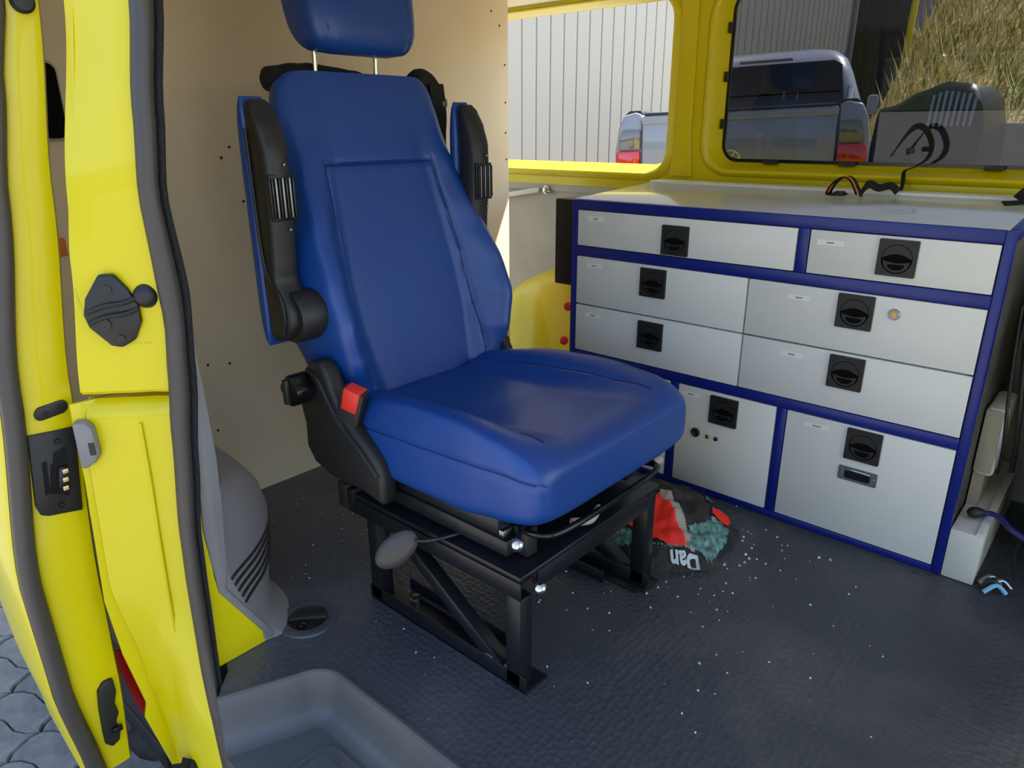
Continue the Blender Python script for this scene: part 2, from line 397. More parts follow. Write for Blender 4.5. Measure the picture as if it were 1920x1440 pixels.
# ---- near side: middle pillar, door seal, sill
TL = [(1.5, -.905), (1.18, -.967), (1.03, -.989), (.9, -1.002), (.79, -.999), (.7, -.996), (.6, -1.006), (.515, -1.016), (.31, -1.033), (.2, -1.037), (.02, -1.039), (-.25, -1.03), (-.5, -1.02)]
TR = [(1.5, -.86), (1.18, -.921), (1.03, -.945), (.9, -.961), (.75, -.950), (.6, -.961), (.45, -.981), (.3, -.999), (.18, -1.003), (-.05, -1.010), (-.26, -1.009), (-.5, -1.0)]
TO = [(1.5, -.965), (1.18, -1.020), (.9, -1.07), (.8, -1.085), (.58, -1.112), (.42, -1.129), (.2, -1.138), (0, -1.110), (-.27, -1.088), (-.5, -1.08)]
pil = empty('trim_2', (.05, -1.0, -.45), 'glossy yellow middle door pillar with black latch pad and striker', 'door pillar', kind='structure')
def pil_ring(z, dx=0, dy=0):
    L_, R_, O_ = interp(TL, z), interp(TR, z), interp(TO, z)
    ex = interp([(.15, 0), (.02, .03), (-.1, .072), (-.2, .105), (-.4, .16)], z); L_ -= .385*ex; R_ -= .385*ex
    return [(.112+dx+ex, L_+.012, z), (.098+dx+ex, L_-.004+dy, z), (.080+dx+ex*.8, L_-.018+dy, z), (.060+dx, L_*.62+O_*.38-.004+dy, z), (.045+dx, L_*.5+O_*.5-.006+dy, z), (.026+dx, L_*.25+O_*.75-.003+dy, z),
            (.004+dx, O_+dy, z), (-.012+dx, O_+.006+dy, z), (-.02, O_+.03, z), (-.02, R_+.02, z), (.085, R_+.012, z), (.112+dx+ex, R_, z)]
zs = [1.42-.02*i for i in range(43)]
zs = [z for z in zs if z > .585]+[.582]
loft('pillar_upper', [pil_ring(z) for z in zs]+[pil_ring(.576, -.004, .004)], 'yellow', pil, ang=70)
zl = [.566, .56]+[.53-.03*i for i in range(32)]
loft('pillar_lower', [pil_ring(.560, -.024, .020), pil_ring(.545, -.013, .011)]+[pil_ring(z, -.010, .008) for z in zl[2:]], 'yellow', pil)
# raised stiffener line on the pillar face
def on_pillar(Y, z):
    L_, O_ = interp(TL, z), interp(TO, z); q = (L_-.018-Y)/(L_-.018-O_); return .080-.076*q
def face_pt(Y, z, o=.0): return (on_pillar(Y, z)+o*.8, Y-o*.6, z)
tube('pressing_line', [(.016, interp(TO, z)*.82+interp(TL, z)*.18-.001, z) for z in (1.4, 1.2, 1.0, .86, .80)], .0028, 'yellow', pil, seg=8)
tube('pressing_line', [face_pt(Y, z, -.0005) for Y, z in ((-1.088, .755), (-1.086, .725), (-1.078, .69), (-1.062, .668), (-1.03, .662), (-.995, .665))], .0024, 'yellow', pil, seg=8)
tube('pressing_line', [face_pt(Y, z, -.0095) for Y, z in ((-1.052, .52), (-1.056, .40), (-1.062, .25), (-1.064, .10), (-1.06, -.05), (-1.05, -.2))], .0030, 'yellow', pil, seg=8)
prism('pillar_flange', [(-1.128, .56), (-1.130, .418), (-1.135, .314), (-1.143, .169), (-1.133, .041), (-1.112, -.089), (-1.120, -.12), (-1.087, -.282), (-1.062, -.40), (-1.03, -.40), (-1.03, .56)], YZ, -.018, -.011, 'yellow', pil, bev=.002)
jag = []
for i in range(22):
    a = 2*math.pi*i/22; q = .030+(.008 if i % 2 else -.004); jag.append((q*1.25*math.cos(a), q*math.sin(a)))
jc = Vector((.085, -1.085, -.235))
prism('bristle_plug', jag, lambda u_, v_, t_: jc+Vector((.6, .8, 0))*u_+Vector((0, 0, v_))+Vector((.8, -.6, 0))*t_, -.02, .012, 'edge_carpet', pil)
# black guide pad on the pillar: local frame on the slanted pillar face
fn = Vector((.80, -.60, .0)).normalized(); ft = Vector((.60, .80, 0))
pc = Vector((on_pillar(-1.048, .72), -1.048, .72))+fn*.004
def P(u, v, t): return pc+ft*u+Vector((0, 0, v))+fn*t
pad = [(-.012, .060), (.010, .060), (.028, .035), (.040, .008), (.040, -.02), (.026, -.05), (.004, -.062), (-.012, -.058), (-.040, -.026), (-.045, -.005), (-.038, .022)]
gp = prism('guide_pad', pad, P, -.004, .010, 'black_plastic', pil, bev=.004)
for (u0, v0, q) in ((-.002, .036, .008), (-.016, -.022, .011), (.006, -.046, .006)):
    lathe('pad_bolt', P(u0, v0, .0105), fn, [(0, q), (.002, q), (.0025, q*.6), (.001, .0005)], 'black_gloss', gp, seg=12)
for v0, q in ((.012, .010), (-.006, .010)):
    tube('pad_ridge', [P(-.038, v0-.012, q), P(-.01, v0-.002, q+.004), (P(.02, v0+.002, q+.004)), P(.038, v0+.008, q)], .004, 'black_plastic', gp, seg=8)
bx = on_pillar(-.990, .742)
lathe('rubber_buffer', (.078, -1.004, .742), (.8, -.6, 0), [(0, .020), (.012, .020), (.020, .016), (.024, .008), (.0245, .0005)], 'black_plastic', pil, seg=20)
skp = Vector((on_pillar(-1.118, .49)-.006, -1.120, .49))
def Q(u, v, t): return skp+ft*u+Vector((0, 0, v))+fn*t
sk = prism('striker_block', [(-.012, .042), (.008, .042), (.018, .030), (.021, -.02), (.012, -.034), (-.008, -.046), (-.012, -.04)], Q, -.012, .012, 'grey_trim', pil, bev=.006)
prism('striker_slot', [(.008, .005), (.0175, .005), (.0175, -.018), (.008, -.018)], Q, .0115, .0126, 'black_plastic', sk)
# door opening seal
def seal_path(which):
    out = []
    for i in range(64):
        z = 1.44-.029*i; dx = interp([(.2, .018), (.08, .024), (0, .036), (-.08, .060), (-.18, .090), (-.28, .125), (-.4, .17)], z)
        out.append((.1+dx, z+.43*(dx-.018), interp(TL, z)-.385*(dx-.006), interp(TR, z)-.385*(dx-.006)))
    return out
rg, rg2 = [], []
for cx, z, L_, R_ in seal_path(0):
    wd = R_-L_; cy = L_+wd*.36
    rg.append([(cx+.018*math.cos(a), cy+wd*.37*math.sin(a), z) for a in [2*math.pi*i/14 for i in range(14)]])
    cy2 = R_-wd*.12
    rg2.append([(cx-.002+.013*math.cos(a), cy2+wd*.16*math.sin(a), z) for a in [2*math.pi*i/10 for i in range(10)]])
sl = empty('trim_3', (.118, -1.0, -.44), 'dark grey rubber door seal running down the yellow pillar edge', 'door seal', kind='structure')
loft('seal_bulb', rg, 'rubber_seal', sl); loft('seal_grip', rg2, 'edge_carpet', sl)
# outer sill below the step
sill = box('trim_4', .27, 1.40, -1.10, -1.0, -.42, -.142, 'yellow', None, bev=.012); tag(sill, 'yellow sill below the moulded side step', 'sill', kind='structure')
# yellow gusset and grey cover at the pillar foot
yg = prism('trim_5', [(-1.0, .42), (-.988, .40), (-.988, .20), (-.984, .165), (-.893, 0.001), (-1.025, .001), (-1.022, .20)], YZ, .100, .108, 'yellow', None)
tag(yg, 'yellow triangular gusset at the pillar foot beside the step', 'body panel', kind='structure')
gt = empty('pillar_cover', (-.05, -.92, 0), 'grey plastic pillar foot cover with curved ribs standing on the floor', 'trim cover')
prism('cover_edge', [(-.972, .66), (-.955, .66), (-.950, .52), (-.948, .44), (-.952, .33), (-.962, .20), (-.970, .165), (-.880, .004), (-.896, .004), (-.984, .162), (-.994, .30)], YZ, .094, .112, 'grey_trim', gt, bev=.003)
YM = [(0, -.800), (.02, -.808), (.06, -.806), (.15, -.790), (.23, -.784), (.29, -.797), (.33, -.822), (.355, -.856), (.37, -.90)]
def cover_ring(z):
    ym = interp(YM, z); fl = .03*max(0, 1-z/.06)**2; ft_ = -.945+.055*max(0, 1-z/.18)
    pts = [(.108, ft_-.015, z), (.100+fl*.4, ft_+fl, z), (.055, ft_*.5+ym*.5+fl, z), (-.005, ym-.02+fl, z), (-.07, ym-.004+fl*.7, z), (-.14, ym+.002, z), (-.22, ym-.004, z), (-.29, ym-.03, z), (-.33, ym-.09, z)]
    return catmull([Vector(p) for p in pts], 4)
loft('cover_body', [[Vector((.10, -1.0, z))]+cover_ring(z)+[Vector((-.34, -1.0, z))] for z in [.001+.369*i/23 for i in range(24)]], 'grey_trim', gt)
for k in range(5):
    pth = []
    for i in range(2, 21):
        q = (i-2)/18; z = .112+.016*k+.060*q**1.3
        pth.append(cover_ring(z)[i]+Vector((.0008, .0004, 0)))
    tube('cover_rib', pth, .0034, 'black_plastic', gt, seg=8, n=2)

# ---- front door, ajar, seen on its rear edge
d1 = empty('door_1', (-.1, -1.15, -.3), 'yellow front door standing ajar, showing its latch edge', 'vehicle door', kind='structure')
TI = [(1.5, -.990), (1.18, -1.036), (.9, -1.072), (.58, -1.109), (.2, -1.133), (-.03, -1.138), (-.25, -1.152), (-.4, -1.16)]
TU = [(1.5, -1.028), (1.18, -1.081), (1.07, -1.105), (.9, -1.134), (.6, -1.181), (.25, -1.222), (0, -1.218), (-.2, -1.197), (-.4, -1.17)]
rg = []
zz = [1.44-.04*i for i in range(44)]
zz = [z for z in zz if z > -.22]+[-.225]
for z in zz:
    I_, U_ = interp(TI, z), interp(TU, z); K_ = U_-.034
    rg.append([(-.062, I_+.004, z), (-.05, I_-.002, z), (-.048, (I_+U_)/2, z), (-.050, U_, z), (-.058, U_-.010, z), (-.060, U_-.024, z), (-.052, K_, z), (-.060, K_-.004, z), (-.30, K_+.006, z), (-1.15, K_+.10, z), (-1.15, I_+.02, z), (-.12, I_+.01, z)])
loft('door_shell', rg, 'yellow', d1, ang=70)
tube('door_seal', [(-.044, interp(TU, z)-.018, z) for z in zz], .0165, 'rubber_seal', d1, raw=True, seg=12)
def DP(u, v, t):                     # point on the latch edge: u in Y, v in z
    return (-.048+t, u, v)
lp = prism('latch_plate', [(-1.118, .508), (-1.190, .513), (-1.2035, .385), (-1.199, .366), (-1.188, .360), (-1.135, .350)], DP, -.004, .004, 'black_plastic', d1, bev=.0015)
prism('latch_mouth', [(-1.140, .478), (-1.160, .472), (-1.163, .455), (-1.168, .452), (-1.178, .40), (-1.160, .392), (-1.152, .386), (-1.146, .398), (-1.142, .44)], DP, .004, .0052, 'black_gloss', lp)
prism('latch_slot', [(-1.172, .462), (-1.180, .46), (-1.186, .40), (-1.178, .402)], DP, .004, .005, 'black_gloss', lp)
hexa('latch_claw', [(-.043, -1.166, .407), (-.043, -1.150, .407), (-.032, -1.150, .409), (-.032, -1.166, .409), (-.043, -1.160, .447), (-.043, -1.144, .447), (-.032, -1.144, .443), (-.032, -1.160, .443)], 'black_steel', lp, bev=.003)
for k in range(3):
    z = .438-.0155*k; yk = -1.1475-.0025*k
    box('latch_contact', -.0318, -.0305, yk-.008, yk+.001, z-.004, z+.004, 'gold_contact', lp, bev=.001)
for (Y, z) in ((-1.150, .492), (-1.166, .374)):
    lathe('plate_screw', (-.0445, Y, z), (1, 0, 0), [(0, .006), (.001, .006), (.0013, .003), (.0004, .0004)], 'black_gloss', lp, seg=12)
op = []
for i in range(20):
    a = 2*math.pi*i/20; c_, s_ = math.cos(a), math.sin(a)
    U_ = (.0145 if c_ > 0 else -.0145)+.0125*c_; V_ = .0125*s_; op.append((-1.147+U_*.99+V_*.05, .547+V_+U_*.10))
ob = prism('oval_plug', op, DP, -.002, .003, 'black_plastic', d1, bev=.002)
lathe('plug_dimple', (-.0448, -1.156, .545), (1, 0, 0), [(0, .004), (.0006, .004), (.0007, .0004)], 'black_gloss', ob, seg=10)
lowp = [(-1.152, -.018), (-1.170, -.016), (-1.182, -.03), (-1.187, -.07), (-1.190, -.13), (-1.190, -.155), (-1.180, -.170), (-1.164, -.163), (-1.159, -.14), (-1.163, -.118), (-1.155, -.10), (-1.158, -.075), (-1.151, -.05)]
lw = prism('lower_bumper', lowp, DP, -.004, .008, 'black_plastic', d1, bev=.004)
box('bumper_tongue', -.041, -.032, -1.176, -1.156, -.137, -.124, 'black_gloss', lw, bev=.003)
lathe('door_buffer', (-.05, -1.060, 1.180), (1, 0, 0), [(0, .017), (.006, .017), (.010, .013), (.0105, .0005)], 'black_plastic', d1, seg=20)
# red strap hanging in the gap at the door foot
rs = prism('red_flap', [(-1.125, -.015), (-1.06, -.05), (-1.05, -.14), (-1.06, -.20), (-1.035, -.36), (-1.045, -.38), (-1.10, -.17)], YZ, -.135, -.128, 'red_paint', None, bev=.001)
tag(rs, 'bright red flap in the gap between front door and pillar foot', 'flap')
cs = box('cab_step', -1.1, -.16, -1.06, -.7, -.44, -.36, 'truck_black', None, bev=.02); tag(cs, 'dark cab step below the red flap at the door foot', 'step')

# ================================================================== the seat
SC = -.425       # seat centre line
seat = empty('swivel_seat', (.36, SC, 0), 'blue leather captain seat with folded armrests on a black steel pedestal', 'seat')
def sm(a, b, x):
    t = max(0, min(1, (x-a)/(b-a))); return t*t*(3-2*t)
def sgnp(c, e): return math.copysign(abs(c)**e, c)
# ---- backrest
BCY = SC+.019
BW = [(.40, .205), (.46, .226), (.52, .250), (.60, .268), (.68, .268), (.76, .254), (.85, .234), (.95, .210), (1.02, .204), (1.07, .196), (1.12, .19)]
BT = [(.40, .105), (.6, .125), (.8, .115), (1.0, .085), (1.12, .062)]
BB = [(.40, .022), (.47, .045), (.54, .080), (.62, .098), (.70, .086), (.80, .056), (.90, .028), (1.0, .010), (1.12, 0)]
ZB, ZT = .42, 1.112
def bx_front(z): return .094-.281*(z-.46)
def ins_half(z): return interp([(.42, .180), (.47, .178), (.7, .172), (.93, .153), (1.2, .15)], z)
def back_pt(th, z, kz=1.0, kt=1.0):
    """kz/kt shrink the section to round the ends"""
    hw = (interp(BW, z)+.018)*kz; T = interp(BT, z)*kt; bb = interp(BB, z)
    c, s = math.cos(th), math.sin(th)
    y = hw*sgnp(c, .52); d = sgnp(s, .60)
    xf = bx_front(z)
    q = abs(y)/max(interp(BW, z)+.018, 1e-3)
    front = bb*sm(.52, .86, q)*(1-.9*sm(.90, 1.0, q)) - .004*math.cos(min(1, q/.6)*math.pi/2) * (1 if z < .93 else 0)
    x = xf - T/2 + d*T/2
    if d > 0:
        x += front*sm(0, .85, d)*kt
        ih = ins_half(z); g = 0
        if z < .935: g = math.exp(-((abs(y)-ih)/.0042)**2)*.006
        if abs(y) < ih+.004: g = max(g, math.exp(-((z-.925)/.0045)**2)*.0055)
        x -= g*min(1, d*1.5)
        if z < .925 and abs(y) < ih: x -= .0025
    return (x, BCY+y, z)
NB = 180
def ths(): return [2*math.pi*i/NB for i in range(NB)]
# concentrate samples on the front half
def samples(e, umax, nu, nside, nback):
    """angles that step evenly across the padded face and evenly round the sides"""
    a0 = math.acos(umax**(1/e)); out = [a0*i/nside for i in range(nside)]
    for i in range(nu+1):
        q = umax-2*umax*i/nu; out.append(math.acos(math.copysign(abs(q)**(1/e), q)))
    out += [math.pi-a0+a0*(i+1)/nside for i in range(nside)]
    return out+[math.pi+math.pi*(i+1)/(nback+1) for i in range(nback)]
TH = samples(.52, .94, 120, 12, 40)
rings = []
zlist = []
for i in range(9):                                   # bottom round-over
    a = i/8*math.pi/2; zlist.append((ZB+.045*(1-math.cos(a)) , .80+.20*math.sin(a), .25+.75*math.sin(a)))
z = ZB+.045+.008
while z < ZT-.055: zlist.append((z, 1, 1)); z += .0075
for i in range(11):
    a = i/10*math.pi/2; zlist.append((ZT-.055+.055*math.sin(a), .70+.30*math.cos(a)**.8 if i < 10 else .70, .16+.84*math.cos(a)))
for z, kz, kt in zlist: rings.append([back_pt(t, z, kz, kt) for t in TH])
back = loft('backrest', rings, 'leather', seat)
def back_seam(y, z):
    hw = interp(BW, z)+.018; q = y/hw; p = back_pt(math.acos(math.copysign(abs(q)**(1/.52), q)), z); return (p[0]+.0006, p[1], p[2])
for sg in (-1, 1):
    tube('seam', [back_seam(sg*ins_half(z), z) for z in [.475+.449*i/24 for i in range(25)]], .0016, 'seam_thread', back, seg=6, raw=True)
tube('seam', [back_seam(-ins_half(.925)+2*ins_half(.925)*i/20, .925) for i in range(21)], .0016, 'seam_thread', back, seg=6, raw=True)
# rear shell of the backrest and dark wrap at the top
rg = []
for i in range(22):
    z = .46+.645*i/21; hw = interp(BW, z)*(.93 if z < 1.06 else .93-.6*(z-1.06)); T = interp(BT, z); xb = bx_front(z)-T
    rg.append([(xb+.012, SC-hw, z), (xb-.012, SC-hw*.9, z), (xb-.022, SC, z), (xb-.012, SC+hw*.9, z), (xb+.012, SC+hw, z), (xb+.02, SC, z)])
loft('back_shell', rg, 'black_plastic', seat)
rg = []
for i in range(25):
    q = i/24; y = SC-.190+.268*q; wob = .004*mnoise.noise(Vector((q*9, 1.3, .2))); e = math.sin(math.pi*min(1, max(0, q)))**.18 if 0 < q < 1 else .25
    zc = 1.098-.012*abs(q-.4); xc = -.150
    rg.append([(xc+.040*math.cos(a)*e, y, zc+wob+(.034*e)*math.sin(a)) for a in [2*math.pi*j/16 for j in range(16)]])
loft('top_wrap', rg, 'webbing', seat)
# ---- headrest
hr = []
HC = -.408
for i in range(37):
    t = -1+2*i/36
    k = (1-abs(t)**3.6)**(1/3.0) if abs(t) < 1 else 0.02
    zc = 1.255+.108*t; xc = -.108-.16*(zc-1.255); hw = (.150+.008*t)*(.55+.45*k); T = .064*max(k, .12)
    ringp = []
    for j in range(56):
        a = 2*math.pi*j/56; c, s = math.cos(a), math.sin(a)
        y = hw*sgnp(c, .36)*(1 if s < 0 else 1-.08*s); x = xc+T*sgnp(s, .45)
        if s > 0: x -= .004*math.exp(-((abs(y)-.105)/.004)**2)
        ringp.append((x, HC+y, zc+.012*sgnp(c, 1)*-.0))
    hr.append(ringp)
head = loft('headrest', hr, 'leather', seat)
for yy in (-.508, -.345):
    cyl('headrest_post', (-.118, yy, 1.06), (-.112, yy, 1.19), .0055, 'chrome', head, seg=14)
# ---- cushion
CX0, CX1 = .085, .650
CW = [(.08, .235), (.14, .248), (.25, .256), (.38, .258), (.50, .262), (.58, .262), (.65, .256)]
def cush_pt(th, x, kw=1, kh=1):
    hw = interp(CW, x)*kw
    zt = interp([(.08, .452), (.2, .448), (.35, .452), (.5, .468), (.58, .478), (.64, .474), (.66, .47)], x)
    zb = interp([(.08, .325), (.25, .318), (.45, .322), (.56, .340), (.62, .352), (.66, .36)], x)
    mid = (zt+zb)/2; T = (zt-zb)*kh
    c, s = math.cos(th), math.sin(th); y = hw*sgnp(c, .34); d = sgnp(s, .38); zc = mid+d*T/2
    q = abs(y)/max(interp(CW, x), 1e-3)
    if d > 0:
        bol = .064*math.sin(math.pi*min(1, max(0, (x-.03)/.64)))
        zc += bol*sm(.42, .88, q)*(1-.6*sm(.92, 1, q))*min(1, d*1.3)*kh
        ih = .165+.012*math.sin((x-.1)*4)
        if x < .56: zc -= .007*math.exp(-((abs(y)-ih)/.0045)**2)*min(1, d*1.4)*sm(.57, .5, x)
    # welt line round the upper side
    if .25 < d < .75 and q > .9:
        y *= 1-.012*math.exp(-((d-.5)/.06)**2)
    return (x, SC+y-.0, zc)
rings = []
xl = []
for i in range(8):
    a = i/7*math.pi/2; xl.append((CX0+.03*(1-math.cos(a)), .86+.14*math.sin(a), .4+.6*math.sin(a)))
x = CX0+.04
while x < CX1-.050: xl.append((x, 1, 1)); x += .009
for i in range(13):
    a = i/12*math.pi/2; xl.append((CX1-.050+.050*math.sin(a), .84+.16*math.cos(a)**.7 if i < 12 else .83, .60+.40*math.cos(a)**.75 if i < 12 else .58))
TC = samples(.34, .93, 120, 16, 40)
for x, kw, kh in xl: rings.append([cush_pt(t, x, kw, kh) for t in TC])
cus = loft('cushion', rings, 'leather', seat)
def cush_seam(y, x):
    hw = interp(CW, x); q = y/hw; p = cush_pt(math.acos(math.copysign(abs(q)**(1/.34), q)), x); return (p[0], p[1], p[2]+.0006)
for sg in (-1, 1):
    tube('seam', [cush_seam(sg*(.165+.012*math.sin((x-.1)*4)), x) for x in [.125+.47*i/30 for i in range(31)]], .0016, 'seam_thread', cus, seg=6, raw=True)
    ws = []
    for x, kw, kh in xl[6:-6]:
        p = cush_pt(math.asin(.5**(1/.38)) if sg > 0 else math.pi-math.asin(.5**(1/.38)), x, kw, kh); ws.append((p[0], p[1]+sg*.0004, p[2]))
    tube('seam', ws, .0015, 'seam_thread', cus, seg=6, raw=True)
# ---- armrests folded upright
def armrest(y0, sgn):
    y1 = y0+.060; ym = (y0+y1)/2; ax = .012
    # shell outline in x-z, standing vertical
    prof = []
    N = 40
    rg = []
    for i in range(N+1):
        q = i/N; z = .588+.462*q
        xb = -.014; xf = interp([(.588, .020), (.60, .052), (.63, .074), (.66, .072), (.69, .050), (.715, .036), (.74, .040), (.9, .052), (.96, .050), (1.00, .036), (1.035, .014), (1.05, .002)], z)
        k = min(1, math.sqrt(max(0, 1-((q-.5)/.5)**16))); hw = .0295*(.55+.45*k)
        e = .75 if z > .72 else .45
        rg.append([(xb+(xf-xb)*(.5+.5*sgnp(math.cos(a), e)), ym+hw*sgnp(math.sin(a), .6), z) for a in [2*math.pi*j/24 for j in range(24)]])
    a_ = loft('armrest', rg, 'black_plastic', seat)
    # blue pad along the rear edge
    rg = []
    for i in range(31):
        q = i/30; z = .574+.482*q; k = max(.15, (1-abs(2*q-1)**6)**.5 if 0 < q < 1 else .12)
        rg.append([(-.026+.015*sgnp(math.cos(a), .6)*k, ym+.031*sgnp(math.sin(a), .55)*(.7+.3*k), z) for a in [2*math.pi*j/20 for j in range(20)]])
    loft('arm_pad', rg, 'leather', a_)
    # ribbed height wheel and moulded line
    for j in range(7):
        b = -.85+1.7*j/6
        box('wheel_rib', .050, .0565, ym-.022+.044*j/6-.0022, ym-.022+.044*j/6+.0022, .838, .912, 'bare_steel' if j in (1, 3, 5) else 'black_gloss', a_, bev=.0012)
    box('wheel_slot', .044, .0512, ym-.027, ym+.027, .832, .918, 'black_gloss', a_, bev=.002)
    ys = y0-.001 if sgn < 0 else y1+.001
    tube('moulding', [(-.004, ys, 1.0), (-.002, ys, .88), (.004, ys, .76), (.022, ys, .715), (.050, ys, .69), (.060, ys, .65), (.048, ys, .61)], .0032, 'black_plastic', a_, seg=8)
    for z in (.935, .815): lathe('arm_screw', (.052, ym+.008, z), (1, 0, 0), [(0, .003), (.002, .003), (.003, .001)], 'bare_steel', a_, seg=8)
    # hub to the backrest
    yh0, yh1 = (y0+.02, SC-.232) if sgn < 0 else (SC+.232, y1-.02)
    lathe('arm_hub', (.040, yh0, .642), (0, 1, 0), [(0, .050), (.004, .053), (yh1-yh0-.004, .053), (yh1-yh0, .050)], 'black_plastic', a_, seg=32)
    return a_
armrest(-.748, -1)
armrest(-.196, 1)
# ---- recliner cover, knob, buckle on the near side
shield = [(.015, .40), (.004, .44), (.018, .50), (.05, .548), (.088, .556), (.110, .535), (.125, .50), (.150, .46), (.195, .425), (.235, .40), (.262, .375), (.272, .345), (.272, .285), (.20, .298), (.10, .296), (.04, .312), (.012, .345)]
sh = prism('recliner_cover', shield, XZ, -.705, -.664, 'black_plastic', seat, bev=.012, seg=3)
tube('cover_lip', [(.05, -.706, .53), (.085, -.707, .515), (.115, -.707, .475), (.155, -.707, .43), (.215, -.707, .39), (.262, -.706, .35)], .005, 'black_plastic', sh, seg=8)
kn = []
for i in range(28):
    a = 2*math.pi*i/28; q = .030+.0045*math.cos(4*a); kn.append((.045+q*math.cos(a), .492+q*math.sin(a)))
prism('recliner_knob', kn, XZ, -.752, -.704, 'black_gloss', sh, bev=.006)
box('knob_grip', .038, .052, -.762, -.75, .465, .519, 'black_plastic', sh, bev=.004)
prism('recliner_cover', [(p[0], p[1]) for p in shield], XZ, SC+.235, SC+.262, 'black_plastic', seat, bev=.01)
bd = Vector((.34, .02, .93)).normalized(); bside = Vector((.9, .38, -.18)); bside = (bside-bd*bside.dot(bd)).normalized(); bn = bd.cross(bside)
b0 = Vector((.150, -.690, .415))
def BK(u, v, t): return b0+bside*u+bd*v+bn*t
bk = prism('buckle', [(-.020, 0), (.020, 0), (.026, .03), (.027, .105), (-.027, .105), (-.026, .03)], BK, -.014, .014, 'black_plastic', seat, bev=.005)
prism('release_button', [(-.016, .058), (.018, .058), (.019, .1065), (-.018, .1065)], BK, -.0165, .0165, 'red_plastic', bk, bev=.003)
# belt guide and webbing at the far shoulder
bg_ = empty('shoulder', (0, 0, 0)); bpy.data.objects.remove(bg_)
rg = []
for i in range(13):
    a = math.pi*i/12
    rg.append([(-.135+.030*math.cos(b), -.228+.090*(1-math.cos(a))/2+.010*math.sin(b)*0, 1.075+.052*math.sin(a)*.9+.030*math.sin(b)-.035*(i/12)) for b in [2*math.pi*j/14 for j in range(14)]])
gd = loft('belt_guide', rg, 'webbing', seat)
hexa('guide_bracket', [(-.16, -.25, .98), (-.105, -.25, .98), (-.105, -.165, .97), (-.16, -.165, .97), (-.165, -.25, 1.095), (-.115, -.25, 1.095), (-.115, -.165, 1.105), (-.165, -.165, 1.105)], 'webbing', gd, bev=.01)
hexa('guide_clip', [(-.13, -.185, 1.045), (-.085, -.155, 1.045), (-.105, -.13, 1.045), (-.15, -.16, 1.045), (-.13, -.185, 1.068), (-.085, -.155, 1.068), (-.105, -.13, 1.068), (-.15, -.16, 1.068)], 'black_gloss', gd, bev=.005)
ribbon('belt_webbing', [(-.10, -.172, 1.10), (-.092, -.172, 1.03), (-.09, -.178, .95), (-.07, -.175, .8)], (0, 1, 0), .045, .003, 'webbing', seat)
ribbon('belt_webbing', [(.02, -.165, .62), (.06, -.150, .54), (.10, -.150, .47)], (1, 0, .3), .04, .003, 'webbing', seat)
cyl('belt_anchor', (.07, -.168, .455), (.10, -.150, .50), .02, 'plastic_bag', seat, r1=.014, seg=12)
# ---- swivel, slides and pedestal under the cushion
PX0, PX1, PY0, PY1, PZ = .165, .598, -.667, -.204, .242
box('cushion_pan', .10, .53, SC-.225, SC+.225, .298, .340, 'black_steel', seat, bev=.006)
for yy in (-.632, -.240):
    s_ = box('slide_rail', .075, .555, yy-.022, yy+.022, .268, .300, 'black_steel', seat, bev=.003)
    box('rail_upper', .10, .54, yy-.014, yy+.014, .298, .312, 'bare_steel', s_, bev=.002)
box('swivel_plate', .10, PX1+.004, PY0-.004, PY1+.004, PZ, PZ+.012, 'black_steel', seat, bev=.003)
lathe('swivel_disc', (.37, SC, PZ+.012), (0, 0, 1), [(0, .15), (.004, .15), (.004, .14), (.014, .14), (.014, .13), (.016, .13)], 'black_steel', seat, seg=40)
def bar(name, p0, p1, a, b, m='black_steel', bev=.003, upv=(0, 0, 1), **k):
    p0, p1 = Vector(p0), Vector(p1); d = (p1-p0).normalized(); s1 = d.cross(Vector(upv))
    if s1.length < .01: s1 = d.cross(Vector((1, 0, 0)))
    s1.normalize(); s2 = s1.cross(d)
    v = [p+s1*i*a/2+s2*j*b/2 for p in (p0, p1) for (i, j) in ((-1, -1), (1, -1), (1, 1), (-1, 1))]
    return obj(name, v, BOXF, m, seat, bev=bev, **k)
T_ = .034
# top frame of angle steel: near and far beams, front beam, rear beam (overhanging)
for yy, s_ in ((PY0, 1), (PY1, -1)):
    box('side_beam', .095, PX1, min(yy, yy+s_*.005), max(yy, yy+s_*.005), PZ-.042, PZ, 'black_steel', seat, bev=.0015)
    box('side_beam_lip', .095, PX1, min(yy, yy+s_*.045), max(yy, yy+s_*.045), PZ-.006, PZ, 'black_steel', seat, bev=.0015)
box('front_beam', PX1-.005, PX1, PY0+.05, PY1, PZ-.040, PZ, 'black_steel', seat, bev=.0015)
box('rear_beam', .088, .128, PY0-.01, PY1+.01, PZ-.020, PZ+.022, 'black_steel', seat, bev=.003)
box('rear_stop', .075, .11, PY0-.012, PY0+.04, PZ-.032, PZ+.03, 'black_plastic', seat, bev=.006)
for (x0, y0) in ((PX1-.036, PY0), (PX1-.036, PY1-.034), (.158, PY0), (.158, PY1-.034)):
    box('leg', x0, x0+.036, y0, y0+.034, .006, PZ-.040, 'black_steel', seat, bev=.0025)
